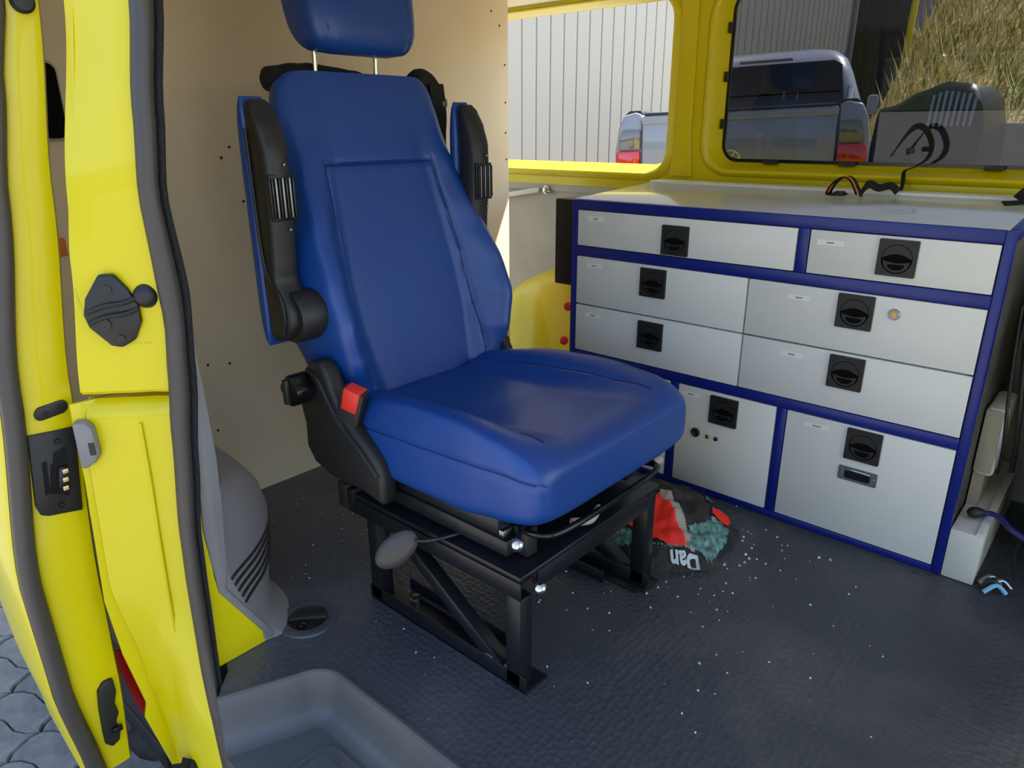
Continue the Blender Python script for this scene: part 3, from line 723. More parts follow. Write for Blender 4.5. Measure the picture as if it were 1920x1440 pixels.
for yy in (PY0, PY1-.034):
    box('foot_bar', .152, PX1+.012, yy, yy+.005, .001, .036, 'black_steel', seat, bev=.0015)
    fy0, fy1, ay = (yy, yy+.062, yy+.075) if yy == PY0 else (yy-.028, yy+.034, yy-.046)
    box('foot_flange', .152, PX1+.002, fy0, fy1, .001, .006, 'black_steel', seat, bev=.001)
    bar('brace', (.258, yy+.016, PZ-.042), (.548, yy+.016, .018), .030, .030)
    box('base_angle', .20, .52, ay, ay+.005, .001, .030, 'black_steel', seat, bev=.001)
    lathe('foot_bolt', (.245, (fy1-.010) if yy == PY0 else (fy0+.010), .006), (0, 0, 1), [(0, .013), (.003, .013), (.003, .009), (.012, .009), (.013, .006), (.0132, .0005)], 'bare_steel', seat, seg=8)
box('toe_plate', PX1-.036, PX1+.016, PY0, PY0+.062, .001, .007, 'black_steel', seat, bev=.0015)
box('toe_plate', PX1-.036, PX1+.016, PY1-.05, PY1+.012, .001, .007, 'black_steel', seat, bev=.0015)
for (x0, x1) in ((.505, .528), (.556, .572)):
    box('weld_seam', x0, x1, PY0+.0005, PY0+.012, .034, .041, 'bare_steel', seat, bev=.002)
# release lever with oval paddle
tube('lever_rod', [(.44, -.60, .262), (.405, -.69, .262), (.372, -.712, .256)], .004, 'black_steel', seat, seg=8)
rg = []
pn = Vector((.55, -.78, .30)).normalized(); pu = Vector((.62, .18, .62)); pu = (pu-pn*pu.dot(pn)).normalized(); pv = pn.cross(pu); pcn = Vector((.326, -.722, .222))
for (t, k) in ((-.008, .55), (-.007, .85), (-.003, 1.0), (.002, 1.0), (.006, .88), (.009, .6), (.010, .25), (.0102, .01)):
    rg.append([pcn+pn*t+(pu*.050*math.cos(a)+pv*.029*math.sin(a))*k for a in [2*math.pi*j/32 for j in range(32)]])
loft('lever_paddle', rg, 'rubber_seal', seat)
# ball knobs at the front corner
for (c, a) in (((.622, -.702, .345), (.555, -.60, .352)), ((.632, -.652, .238), (.59, -.62, .222))):
    c, a = Vector(c), Vector(a); d = (c-a).normalized()
    b_ = cyl('pull_rod', a, c, .005, 'black_steel', seat, seg=10)
    lathe('ball_knob', c-d*.011, d, [(0, .003), (.002, .0075), (.006, .0110), (.011, .012), (.016, .0105), (.020, .0065), (.022, .0005)], 'chrome', b_, seg=18)
tube('slide_handle', [(.50, -.60, .30), (.60, -.62, .318), (.632, -.56, .322), (.634, -.30, .324), (.60, -.24, .318), (.50, -.26, .30)], .0065, 'black_gloss', seat, seg=10)
lathe('handle_cap', (.60, -.232, .318), (.3, .9, .2), [(0, .011), (.02, .011), (.024, .006), (.0245, .0005)], 'panel_grey', seat, seg=14)
box('under_block', .54, .575, -.62, -.59, .258, .315, 'black_plastic', seat, bev=.004)
tube('spring', [(.585, -.50, .285), (.60, -.46, .278), (.592, -.42, .285)], .008, 'panel_grey', seat, seg=8)

# ================================================================== drawer cabinet
YC, CXR, CZT, CZB = .262, 1.099, .800, .826
cab = empty('drawer_cabinet', (.55, .5, 0), 'white drawer cabinet in a dark blue metal frame under the tinted window', 'cabinet')
c1, c2, c3, c4, c5b, c5, c6, c6b, c7 = .020, .559, .669, .696, .362, .387, .672, .697, 1.080
r1, r2, r3, r4, r5, r6, r7 = .772, .666, .638, .491, .344, .317, .018
FB = 'blue_profile'
def rail(nm, x0, x1, z0, z1, d=.026): return box(nm, x0, x1, YC, YC+d, z0, z1, FB, cab, bev=.0022)
rail('post', 0, c1, 0.001, CZT-.001); rail('post', c7, CXR, 0.001, CZT-.001)
rail('rail', c1, c7, r1, CZT); rail('rail', c1, c7, r3, r2); rail('rail', c1, c7, r6, r5); rail('rail', c1, c7, .001, r7)
rail('divider', c3, c4, r2, r1); rail('divider', c5b, c5, r7, r6); rail('divider', c6, c6b, r7, r6)
# corner profiles running back, side panels, top, back, floor
CB = FY-.014
hexa('top_edge', [(CXR-.016, YC+.026, CZT-.026), (CXR, YC+.026, CZT-.026), (CXR, CB, CZB-.026), (CXR-.016, CB, CZB-.026), (CXR-.016, YC+.026, CZT), (CXR, YC+.026, CZT), (CXR, CB, CZB), (CXR-.016, CB, CZB)], FB, cab, bev=.002)
hexa('top_edge', [(0, YC+.026, CZT-.026), (.012, YC+.026, CZT-.026), (.012, CB, CZB-.026), (0, CB, CZB-.026), (0, YC+.026, CZT-.0004), (.012, YC+.026, CZT-.0004), (.012, CB, CZB-.0004), (0, CB, CZB-.0004)], FB, cab, bev=.001)
hexa('cabinet_top', [(.004, YC+.010, CZT-.010), (CXR-.016, YC+.010, CZT-.010), (CXR-.016, CB, CZB-.010), (.004, CB, CZB-.010), (.004, YC+.010, CZT+.0015), (CXR-.016, YC+.010, CZT+.0015), (CXR-.016, CB, CZB+.0015), (.004, CB, CZB+.0015)], 'top_laminate', cab, bev=.001)
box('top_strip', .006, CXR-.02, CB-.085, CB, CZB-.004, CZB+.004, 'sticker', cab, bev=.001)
for x0, x1, pm in ((.002, .014, 'white_box'), (CXR-.014, CXR-.002, 'side_dark')):  # shade on the right side is put into its darker colour
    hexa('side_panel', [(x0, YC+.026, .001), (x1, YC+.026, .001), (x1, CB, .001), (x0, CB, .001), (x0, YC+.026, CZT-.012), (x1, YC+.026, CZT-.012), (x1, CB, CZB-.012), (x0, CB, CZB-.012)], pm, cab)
box('back_panel', .014, CXR-.014, CB-.008, CB, .001, CZT-.02, 'white_box', cab)
box('inner_backing', c1, c7, YC+.045, YC+.05, r7, CZT-.02, 'dark_gap', cab)
def latch(parent, x0, z0, s=.080):
    x1, z1 = x0+s, z0+s; y = YC+.0005; xm, zm = (x0+x1)/2, (z0+z1)/2-.002; q = s*.40
    circ = [(xm+q*math.cos(2*math.pi*i/28), zm+q*math.sin(2*math.pi*i/28)) for i in range(28)]
    holed('latch_plate', rrect(x0, x1, z0, z1, .002, 2), [circ], XZ, y-.007, y, 'black_plastic', parent)
    prism('latch_cup', circ, XZ, y-.0015, y, 'black_cup', parent)
    top = [(xm+q*.95*math.cos(math.pi*i/18), zm+.001+q*.92*math.sin(math.pi*i/18)) for i in range(19)]
    top += [(xm-q*.95+1.90*q*i/10, zm+.001+.010*math.sin(math.pi*i/10)) for i in range(1, 10)]
    prism('latch_cover', top, XZ, y-.0066, y-.001, 'black_plastic', parent)
    low = [(xm+q*.86*math.cos(math.pi+math.pi*i/18), zm-.004+q*.80*math.sin(math.pi+math.pi*i/18)) for i in range(19)]
    low += [(xm+q*.86-1.72*q*i/10, zm-.004-.005*math.sin(math.pi*i/10)) for i in range(1, 10)]
    prism('latch_paddle', low, XZ, y-.0060, y-.001, 'black_plastic', parent)
    pad_ = [(xm+q*.56*math.cos(math.pi+math.pi*i/12), zm-.012+q*.40*math.sin(math.pi+math.pi*i/12)) for i in range(13)]
    prism('latch_grip', pad_, XZ, y-.0064, y-.003, 'black_cup', parent)
def sticker(parent, xm, z, wd=.055, mark=.016):
    s_ = box('label_sticker', xm-wd/2, xm+wd/2, YC-.0003, YC+.002, z-.006, z+.006, 'sticker', parent)
    box('label_print', xm-mark/2, xm+mark/2, YC-.0006, YC+.001, z-.0016, z+.0016, 'print', parent)
G = .0022
def front(name, x0, x1, z0, z1, lab=None):
    o = box(name, x0+G, x1-G, YC+.0005, YC+.020, z0+G, z1-G, 'white_laminate', cab, bev=.0008)
    if lab: o['label'] = lab
    return o
d = front('drawer', c1, c3, r2, r1); latch(d, .306, .667+.004, .079); sticker(d, .085, .748)
d = front('drawer', c4, c7, r2, r1); latch(d, .851, .684); sticker(d, .745, .743, .06)
d = front('drawer', c1, c2, r4, r3); latch(d, .246, .548); sticker(d, .085, .612)
d = front('drawer', c2, c7, r4, r3, 'drawer front with round key lock'); latch(d, .782, .552); sticker(d, .69, .606)
lk = lathe('key_lock', (.905, YC, .599), (0, -1, 0), [(0, .0125), (.003, .0125), (.0045, .011), (.0045, .0085), (.006, .008), (.0063, .0005)], 'bare_steel', d, seg=20)
lathe('lock_core', (.905, YC-.006, .599), (0, -1, 0), [(0, .0065), (.0012, .0062), (.0014, .0005)], 'brass', d, seg=16)
d = front('drawer', c1, c2, r5, r4); latch(d, .247, .396); sticker(d, .085, .462)
d = front('drawer', c2, c7, r5, r4); latch(d, .783, .403); sticker(d, .69, .462)
front('door_panel', c1, c5b, r7, r6)
d = front('door_panel', c5, c6, r7, r6, 'small cabinet door with a black socket and two tiny buttons'); latch(d, .489, .226); sticker(d, .428, .292, .05, .018)
lathe('round_socket', (.452, YC, .183), (0, -1, 0), [(0, .0135), (.004, .0135), (.006, .011), (.0035, .008), (.003, .0005)], 'black_plastic', d, seg=20)
for (x, m_) in ((.489, 'brass'), (.514, 'black_plastic')):
    lathe('small_button', (x, YC, .180), (0, -1, 0), [(0, .0062), (.003, .006), (.004, .004), (.0042, .0004)], m_, d, seg=14)
d = front('door_panel', c6b, c7, r7, r6, 'larger cabinet door with a recessed pull below the latch'); latch(d, .849, .230); sticker(d, .775, .291, .06, .02)
holed('pull_plate', rrect(.842, .932, .172, .208, .004, 3), [rrect(.857, .917, .178, .202, .006, 4)], XZ, YC-.0025, YC+.002, 'bare_steel', d)
box('pull_cup', .856, .918, YC-.0012, YC+.004, .177, .203, 'black_gloss', d)
tube('pull_bar', [(.858, YC-.002, .200), (.875, YC-.004, .202), (.90, YC-.004, .202), (.916, YC-.002, .200)], .004, 'bare_steel', d, seg=8)
for x in (.8495, .9245): lathe('pull_screw', (x, YC-.0025, .190), (0, -1, 0), [(0, .004), (.001, .0035), (.0012, .0004)], 'chrome', d, seg=10)
# black end box on the cabinet's left side
bb = box('end_box', -.085, -.002, YC+.028, YC+.16, .535, .795, 'black_plastic', None, bev=.004)
tag(bb, 'tall black box fixed against the left end of the cabinet', 'box')

# ---- clutter right of the cabinet
pl = empty('white_plinth', (1.132, .5, 0), 'low white plinth box standing against the right end of the cabinet', 'plinth')
box('plinth_body', 1.1005, 1.166, YC+.003, .76, .001, .126, 'white_box', pl, bev=.002)
box('plinth_lid', 1.150, 1.1665, YC+.004, .76, .1262, .131, 'white_laminate', pl, bev=.001)
ch = empty('charger_unit', (1.125, .47, .128), 'white charger unit with cables on the plinth beside the cabinet', 'charger')
box('charger_case', 1.1005, 1.142, .40, .56, .215, .385, 'white_box', ch, bev=.010, seg=3)
box('charger_lid', 1.1015, 1.138, .397, .401, .225, .38, 'panel_grey', ch, bev=.001)
box('charger_foot', 1.101, 1.125, .42, .54, .1265, .22, 'panel_grey', ch)
def cable(name, pts, rad, m, lab, cat='cable', grp=None): return tag(tube(name, pts, rad, m, None, seg=8), lab, cat, grp)
cable('power_cable', [(1.118, .44, .62), (1.126, .42, .52), (1.140, .385, .40), (1.150, .39, .30), (1.148, .42, .225), (1.143, .46, .222)], .0035, 'black_plastic', 'thin black cable looping down in front of the white charger')
cable('power_cable', [(1.128, .48, .70), (1.140, .44, .55), (1.158, .43, .40), (1.168, .44, .30), (1.172, .46, .22)], .006, 'black_plastic', 'thicker black cable hanging beside the cabinet post')
hs = empty('blue_hose', (1.2, .36, .13), 'dark blue cable with a black plug lying over the white plinth', 'cable')
tube('hose_line', [(1.142, .345, .140), (1.160, .35, .150), (1.185, .335, .150), (1.215, .310, .14), (1.30, .285, .12)], .0065, 'blue_cable', hs, seg=10)
tube('hose_plug', [(1.118, .335, .140), (1.130, .34, .146), (1.150, .348, .150)], lambda t: .006+.008*math.sin(math.pi*t), 'black_plastic', hs, seg=10, n=5)
eq = empty('equipment_bag', (1.56, .55, 0), 'tall black equipment bag right of the white plinth, enlarged to shade the cabinet end', 'bag')  # made larger than its visible edge to shade the cabinet's right end
rg = []
for i in range(13):
    q = i/12; z = .002+.76*q; k = (1-abs(2*q-1)**7)**.4 if 0 < q < 1 else .6
    rg.append([(1.56+.345*k*sgnp(math.cos(a), .5)+.01*mnoise.noise(Vector((math.cos(a)*2, math.sin(a)*2, z*9))), .545+.215*k*sgnp(math.sin(a), .5), z) for a in [2*math.pi*j/28 for j in range(28)]])
loft('bag_body', rg, 'fabric_dark', eq)
ribbon('bag_strap', [(1.235, .33, .02), (1.225, .322, .10), (1.26, .318, .16), (1.32, .32, .12)], (0, 1, .2), .03, .003, 'webbing', eq)
tag(box('blue_pouch', 1.175, 1.208, .62, .70, .329, .40, 'light_blue', None, bev=.008), 'light blue pouch on the shelf at the right picture edge', 'pouch')
sh_ = box('side_shelf', 1.170, 1.212, .60, .775, .315, .328, 'white_box', None, bev=.002); tag(sh_, 'white shelf right of the cabinet carrying a light blue pouch', 'shelf')
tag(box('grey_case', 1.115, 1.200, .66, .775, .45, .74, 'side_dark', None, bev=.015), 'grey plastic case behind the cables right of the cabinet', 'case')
cl = empty('clip_bundle', (1.185, .31, 0), 'small bundle of clips and straps lying on the dark floor by the plinth', 'clips')
for k, (x, y, m_) in enumerate(((1.195, .30, 'bare_steel'), (1.20, .28, 'black_plastic'), (1.215, .295, 'bare_steel'), (1.21, .265, 'light_blue'))):
    tube('clip', [(x-.02, y-.02, .006), (x, y, .022), (x+.02, y+.005, .006)], .005, m_, cl, seg=8, n=4)

# ---- straps on the cabinet top
st = empty('luggage_strap', (.66, .60, .82), 'black webbing strap with orange edging curled on the cabinet top', 'strap')
def top_z(y): return CZT+.0015+(CZB-CZT)*(y-YC)/(CB-YC)
zt_ = top_z(.62)+.0015
L1 = [(.700, .575, zt_+.005), (.690, .585, zt_+.018), (.668, .60, zt_+.043), (.645, .605, zt_+.047), (.626, .60, zt_+.030), (.618, .59, zt_+.006), (.635, .585, zt_+.003), (.665, .585, zt_+.004)]
ribbon('webbing_loop', L1, (.25, .95, .1), .024, .003, 'webbing', st)
ribbon('orange_stripe', [(p[0]-.001, p[1]-.006, p[2]+.0012) for p in L1[:6]], (.25, .95, .1), .004, .0035, 'orange_thread', st)
ribbon('webbing_tail', [(.695, .60, zt_+.006), (.705, .63, zt_+.030), (.725, .65, zt_+.020), (.752, .66, zt_+.026), (.768, .67, zt_+.010)], (.2, .5, .8), .020, .003, 'webbing', st)
box('strap_buckle', .635, .66, .572, .60, zt_, zt_+.012, 'black_plastic', st, bev=.003)
s2 = empty('spare_strap', (1.06, .62, .82), 'black strap end on the cabinet top at the right picture edge', 'strap')
zt2 = top_z(.6)
ribbon('strap_tail', [(1.020, .585, zt2+.005), (1.045, .60, zt2+.007), (1.07, .62, zt2+.011), (1.085, .66, zt2+.012)], (.1, .9, .3), .02, .003, 'webbing', s2)
ribbon('strap_fold', [(1.04, .64, zt2+.012), (1.055, .66, zt2+.03), (1.08, .67, zt2+.03)], (.1, .6, .7), .024, .003, 'webbing', s2)
lp_ = empty('strap_loop', (.76, FY-.02, .85), 'thin black strap loop hanging against the tinted window', 'strap')
cc = Vector((.765, FY-.026, .94))
pts = [(.716, FY-.030, .918), (.735, FY-.03, .955), (.757, FY-.03, .988), (.775, FY-.03, .996), (.797, FY-.03, .980), (.812, FY-.03, .945), (.806, FY-.03, .915), (.780, FY-.03, .893), (.757, FY-.03, .880), (.757, FY-.03, .85), (.757, FY-.04, .829)]
ribbon('loop_webbing', pts, lambda t: Vector((.45, -.4, .8)) if t < .5 else Vector((.5, -.5, .2)), .016, .003, 'webbing', lp_)
box('loop_buckle', .752, .772, FY-.036, FY-.022, .927, .941, 'black_plastic', lp_, bev=.003)

# ---- crumpled bag on the floor beneath the seat front
jb = empty('crumpled_bag', (.53, .03, 0), 'crumpled dark bag with red patches and white lettering on the floor beside the pedestal', 'bag')
# outline in plan (near edge faces the camera)
BO = [(.36, -.165), (.45, -.180), (.555, -.178), (.64, -.125), (.685, -.05), (.680, .07), (.655, .135), (.60, .165), (.54, .215), (.46, .225), (.38, .17), (.335, .05)]
bo = catmull([Vector((x, y, 0)) for x, y in BO+[BO[0]]], 8)[:-1]
bo = [p+(p-Vector((.51, .02, 0)))*(.07*mnoise.noise(p*34)+.05*mnoise.noise(p*90)) for p in bo]
bc = Vector((.51, .02, 0))
def bag_h(x, y):
    p = Vector((x, y, 0)); d = p-bc
    a = math.atan2(d.y, d.x)
    # distance to outline along this direction
    best = 1
    for q in bo:
        e = q-bc; da = abs((math.atan2(e.y, e.x)-a+math.pi) % (2*math.pi)-math.pi)
        if da < .12: best = min(best, e.length) if best < 1 else e.length
    t = min(1, d.length/best)
    h = .006+.085*(1-t**2.6)**.8 - .03*max(0, (x-.56))/.1*(1-t)
    h += .022*mnoise.noise(Vector((x*18, y*18, .3)))*(1-t**4) + .012*mnoise.noise(Vector((x*38, y*38, 2.3)))*(1-t**4)
    return max(.003, h)
NR = 22
vv = [(bc.x, bc.y, bag_h(bc.x+1e-4, bc.y))]; ff = []
n_ = len(bo)
for k in range(1, NR+1):
    t = k/NR
    for q in bo:
        p = bc+(q-bc)*t; z = bag_h(p.x, p.y) if k < NR else .001
        vv.append((p.x, p.y, z))
for j in range(n_): ff.append((0, 1+j, 1+(j+1) % n_))
for k in range(NR-1):
    for j in range(n_):
        a, b = 1+k*n_+j, 1+k*n_+(j+1) % n_; ff.append((a, a+n_, b+n_, b))
obj('bag_body', vv, ff, 'fabric_dark', jb, smooth=True)
def drape(name, poly, m, off, res=.009, rough=0):
    """a flat patch cut to poly and laid over the bag"""
    xs = [p[0] for p in poly]; ys = [p[1] for p in poly]; v = []; fs = []; idx = {}
    def inside(x, y):
        c = False; n = len(poly)
        for i in range(n):
            (x0, y0), (x1, y1) = poly[i], poly[(i+1) % n]
            if (y0 > y) != (y1 > y) and x < (x1-x0)*(y-y0)/(y1-y0)+x0: c = not c
        return c
    def vid(i, j):
        if (i, j) not in idx:
            x, y = min(xs)+i*res, min(ys)+j*res; idx[(i, j)] = len(v); v.append((x, y, bag_h(x, y)+off+rough*mnoise.noise(Vector((x*90, y*90, 4)))))
        return idx[(i, j)]
    for i in range(int((max(xs)-min(xs))/res)+1):
        for j in range(int((max(ys)-min(ys))/res)+1):
            if inside(min(xs)+(i+.5)*res, min(ys)+(j+.5)*res): fs.append((vid(i, j), vid(i+1, j), vid(i+1, j+1), vid(i, j+1)))
    return obj(name, v, fs, m, jb, smooth=True, recalc=False)
drape('patch_border', [(.475, .04), (.50, .05), (.575, -.015), (.645, -.080), (.60, -.105), (.50, -.02)], 'patch_border', .003, .004)
drape('red_patch', [(.465, -.02), (.478, .028), (.50, .015), (.545, -.025), (.56, -.035), (.575, -.05), (.625, -.088), (.60, -.115), (.55, -.125), (.50, -.125), (.465, -.12)], 'patch_red', .005, .0035)
drape('red_dot', [(.600, .095), (.612, .118), (.632, .122), (.648, .108), (.648, .085), (.630, .072), (.608, .076)], 'patch_red', .006, .0035)
drape('glass_sheet', [(.38, -.12), (.47, -.13), (.56, -.135), (.60, -.118), (.625, -.09), (.62, -.06), (.60, -.03), (.63, .03), (.615, .06), (.66, .075), (.672, .03), (.678, -.05), (.672, -.068), (.655, -.062), (.62, -.095), (.56, -.140), (.45, -.18), (.37, -.15)], 'glass_green', .004, .004, .006)
drape('glass_flake', [(.53, .14), (.57, .165), (.585, .13), (.57, .12)], 'glass_green', .008, .006, .004)
tv = Vector((-.76, -.64, 0)).normalized(); tw = Vector((.64, -.76, 0)).normalized()*-1
t0 = Vector((.655, -.080, 0))
def TXT(u, v):
    p = t0+tv*u-tw*v*1; return (p.x, p.y, bag_h(p.x, p.y)+.007)
text_mesh('Dan', .042, lambda u, v: TXT(u, v), 'white_lettering', 'lettering', jb, bold=.0015)

# ---- glass crumbs strewn over the floor
v, fs = [], []
rnd = random.Random(3)
def crumb(x, y, q, z0=0):
    b = len(v); a = rnd.random()*6.28
    for k in range(3): v.append((x+q*math.cos(a+k*2.1), y+q*math.sin(a+k*2.1), z0+.0004))
    v.append((x+q*.2*math.cos(a), y+q*.2*math.sin(a), z0+q*1.3))
    fs.extend([(b, b+1, b+3), (b+1, b+2, b+3), (b+2, b, b+3), (b, b+2, b+1)])
for k in range(90): crumb(.60+rnd.gauss(0, .13), -.06+rnd.gauss(0, .16), .0016+rnd.random()*.0026)
for k in range(26): crumb(.70+rnd.gauss(0, .05), .06+rnd.gauss(0, .06), .002+rnd.random()*.003)
for k in range(70): crumb(.2+rnd.random()*.95, -.80+rnd.random()*.95, .001+rnd.random()*.0022)
for k in range(110): crumb(-.45+rnd.random()*.5, -.75+rnd.random()*.6, .001+rnd.random()*.002)
for (x, y) in ((.455, -.205), (.463, -.24), (.86, .15), (.885, .158), (.64, -.005), (.70, -.03), (.505, -.185), (.40, -.46), (.415, -.50)): crumb(x, y, .005)
tag(obj('glass_crumbs', v, fs, 'glass_crumb', None), 'tiny clear glass crumbs strewn over the dark rubber floor', 'glass crumbs', kind='stuff')

# ================================================================== outside
GZ = -.52
# ground: level by the van, rising a little behind it
gv = []; gf = []
gx = [-40, -6, 0, 6, 40]; gy = [(-70, 2.2), (-43, 1.8), (-7, GZ-.05), (-2.8, GZ-.05), (1.2, GZ-.05), (3.2, -.06), (14, -.02), (60, -.02)]  # unseen rise behind the viewer added to set the pane's bright reflection line
for (y, z) in gy:
    for x in gx: gv.append((x, y, z))
for j in range(len(gy)-1):
    for i in range(len(gx)-1):
        a = j*len(gx)+i; gf.append((a, a+1, a+1+len(gx), a+len(gx)))
gr_ = obj('pavement', gv, gf, 'asphalt', None); tag(gr_, 'paved yard of grey interlocking stones outside the van', 'pavement', kind='structure')
# interlocking pavers near the open front door
poly = [(0, 0), (.03, .012), (.07, .012), (.10, 0), (.13, -.012), (.17, -.012), (.20, 0), (.188, .025), (.188, .075), (.20, .10), (.17, .088), (.13, .088), (.10, .10), (.07, .112), (.03, .112), (0, .10), (-.012, .075), (-.012, .025)]
def shrink(pl, q):
    cx = sum(p[0] for p in pl)/len(pl); cy = sum(p[1] for p in pl)/len(pl)
    return [((p[0]-cx)*q, (p[1]-cy)*q) for p in pl]
sp = shrink(poly, .965); sp2 = shrink(poly, .915); n = len(sp)
pv = [(x, y, -.05) for x, y in sp]+[(x, y, -.006) for x, y in sp]+[(x, y, 0) for x, y in sp2]
pf = [(i, (i+1) % n, n+(i+1) % n, n+i) for i in range(n)]+[(n+i, n+(i+1) % n, 2*n+(i+1) % n, 2*n+i) for i in range(n)]+[tuple(2*n+i for i in range(n))]
pme = bpy.data.meshes.new('paver'); pme.from_pydata(pv, [], pf); pme.materials.append(M('paver'))
rot = Matrix.Rotation(math.radians(28), 3, 'Z'); WLg = WL[gr_.name]
for i in range(-10, 11):
    for j in range(-12, 13):
        p = rot @ Vector((i*.20, j*.10, 0)); p += Vector((-1.15, -1.75, 0))
        if -2.5 < p.x < .35 and -2.45 < p.y < -1.02:
            o = bpy.data.objects.new('paver', pme); COL.objects.link(o); o.parent = gr_
            o.location = Vector((p.x, p.y, GZ+rnd.uniform(-.003, .003))) - WLg; o.rotation_euler = (rnd.uniform(-.012, .012), rnd.uniform(-.012, .012), math.radians(28))
# building with white profiled cladding, wall plane x = -4.3
bl = empty('building', (-4.3, 8, -.05), 'hall clad in pale vertical profiled metal sheets, seen through the open left window', 'building')
pts = [(0, .0), (0, .015), (.03, .018), (.055, -.02), (.085, -.02), (.11, .018), (.17, .018), (.175, .010), (.195, .010), (.20, .018), (.25, .018)]
prof = [(.0, .0), (.014, -.008), (.030, -.008), (.044, .0), (.25, .0)]
Hh = 7.5
pv = []; pf = []
for (t, dx) in prof: pv += [(dx, t, 0), (dx, t, Hh)]
for i in range(len(prof)-1): pf.append((2*i, 2*i+2, 2*i+3, 2*i+1))
# thickness behind
b0_ = len(pv); pv += [(-.06, 0, 0), (-.06, .25, 0), (-.06, .25, Hh), (-.06, 0, Hh)]; pf.append((b0_, b0_+1, b0_+2, b0_+3))
cme = bpy.data.meshes.new('cladding_sheet'); cme.from_pydata(pv, [], pf); cme.materials.append(M('cladding'))
for k in range(-22, 42):
    o = bpy.data.objects.new('cladding_sheet', cme); COL.objects.link(o); o.parent = bl
    o.location = Vector((-4.281, 5.01+.25*k-.026, -.3))-WL[bl.name]
box('core_wall', -9, -4.36, -.6, 15.5, -.3, 7.2, 'cladding', bl)
cyl('downpipe', (-4.26, 15.45, -.2), (-4.26, 15.45, 7), .06, 'cladding', bl, seg=12)
dk = empty('dark_shed', (-4.6, 17, -.05), 'dark weathered shed wall beyond the corner of the pale hall', 'shed')
box('shed_wall', -7.5, -3.62, 17.2, 20, -.1, 6.5, 'cladding_dark', dk)
for k in range(14): box('shed_rib', -7.4+.28*k, -7.33+.28*k, 17.16, 17.2, -.1, 6.5, 'cladding_dark', dk)
tag(cyl('yellow_post', (-3.55, 16.6, -.05), (-3.40, 16.6, 5.2), .07, 'flower', None, seg=12), 'slim yellow post at the right edge of the dark shed', 'post')
# grassy bank
bv = []; bf = []
NX, NY = 26, 22
def bank(x, y):
    t = (y-11.0)/14; return -.05+7.5*sm(0, 1, t)*.95+.25*mnoise.noise(Vector((x*.5, y*.5, 0)))*min(1, max(0, t*6))
for j in range(NY+1):
    for i in range(NX+1):
        x = -3.4+19*i/NX; y = 10.5+16*j/NY; bv.append((x, y, bank(x, y)))
for j in range(NY):
    for i in range(NX):
        a = j*(NX+1)+i; bf.append((a, a+1, a+NX+2, a+NX+1))
tag(obj('grass_bank', bv, bf, 'grass_soil', None, smooth=True), 'sunlit grassy bank rising behind the parked vehicles', 'bank', kind='structure')
for nm, m_, cnt, hmin, hmax, lab in (('dry_grass', 'grass_dry', 9000, .25, .7, 'tall dry straw coloured grass on the bank'), ('green_grass', 'grass_green', 6000, .2, .5, 'green grass tufts mixed into the bank'), ('yellow_flowers', 'flower', 160, .05, .09, 'small yellow flowers dotted over the grassy bank')):
    v, fs = [], []
    for k in range(cnt):
        x = -3.3+rnd.random()**1.4*9; y = 11+rnd.random()*12; z = bank(x, y); h = rnd.uniform(hmin, hmax); a = rnd.random()*6.28; wd = .018 if m_ != 'flower' else .05
        b = len(v); lx, ly = rnd.gauss(0, .3)*h, rnd.gauss(0, .3)*h; up_ = 0 if m_ != 'flower' else .45
        v += [(x-wd*math.cos(a), y-wd*math.sin(a), z+up_), (x+wd*math.cos(a), y+wd*math.sin(a), z+up_), (x+lx, y+ly, z+h+up_)]
        fs.append((b, b+1, b+2))
    tag(obj(nm, v, fs, m_, None, recalc=False), lab, 'grass' if 'grass' in nm else 'flowers', kind='stuff')
# grey reflection of the tinted pane, put in as a low wall
tag(box('reflection_wall', -.9, 12, 10.2, 10.5, -.1, 1.02, 'reflection_grey', None, bev=.02), 'low grey wall below the bank, standing in for the grey window reflection', 'low wall')

# ---- grey pickup parked behind the van (rear towards us)
TK = Vector((-1.30, 4.15, 0.02)); tilt = Matrix.Rotation(math.radians(-2.4), 3, 'Y') @ Matrix.Rotation(math.radians(17.0), 3, 'Z')
def K(x, y, z): return TK + tilt @ Vector((x, y, z))
tk = empty('pickup_truck', (TK.x, TK.y+2.4, TK.z), 'dark grey pickup truck parked behind the van, tailgate towards us', 'pickup truck')
def kbox(nm, x0, x1, y0, y1, z0, z1, m_, par=None, bev=0, taper=(0, 0), **k):
    v = [K(*p) for p in boxv(x0, x1, y0, y1, z0, z1)]
    return obj(nm, v, BOXF, m_, par or tk, bev=bev, **k)
KX = lambda u_, v_, t_: K(u_, t_, v_)
kbox('tailgate', -.74, .74, .0, .06, .52, 1.075, 'truck_grey', bev=.02)
kbox('tailgate_lip', -.74, .74, -.012, .05, 1.02, 1.085, 'truck_grey', bev=.012)
kbox('tailgate_cap', -.72, .72, .0, .06, 1.08, 1.11, 'truck_black', bev=.01)
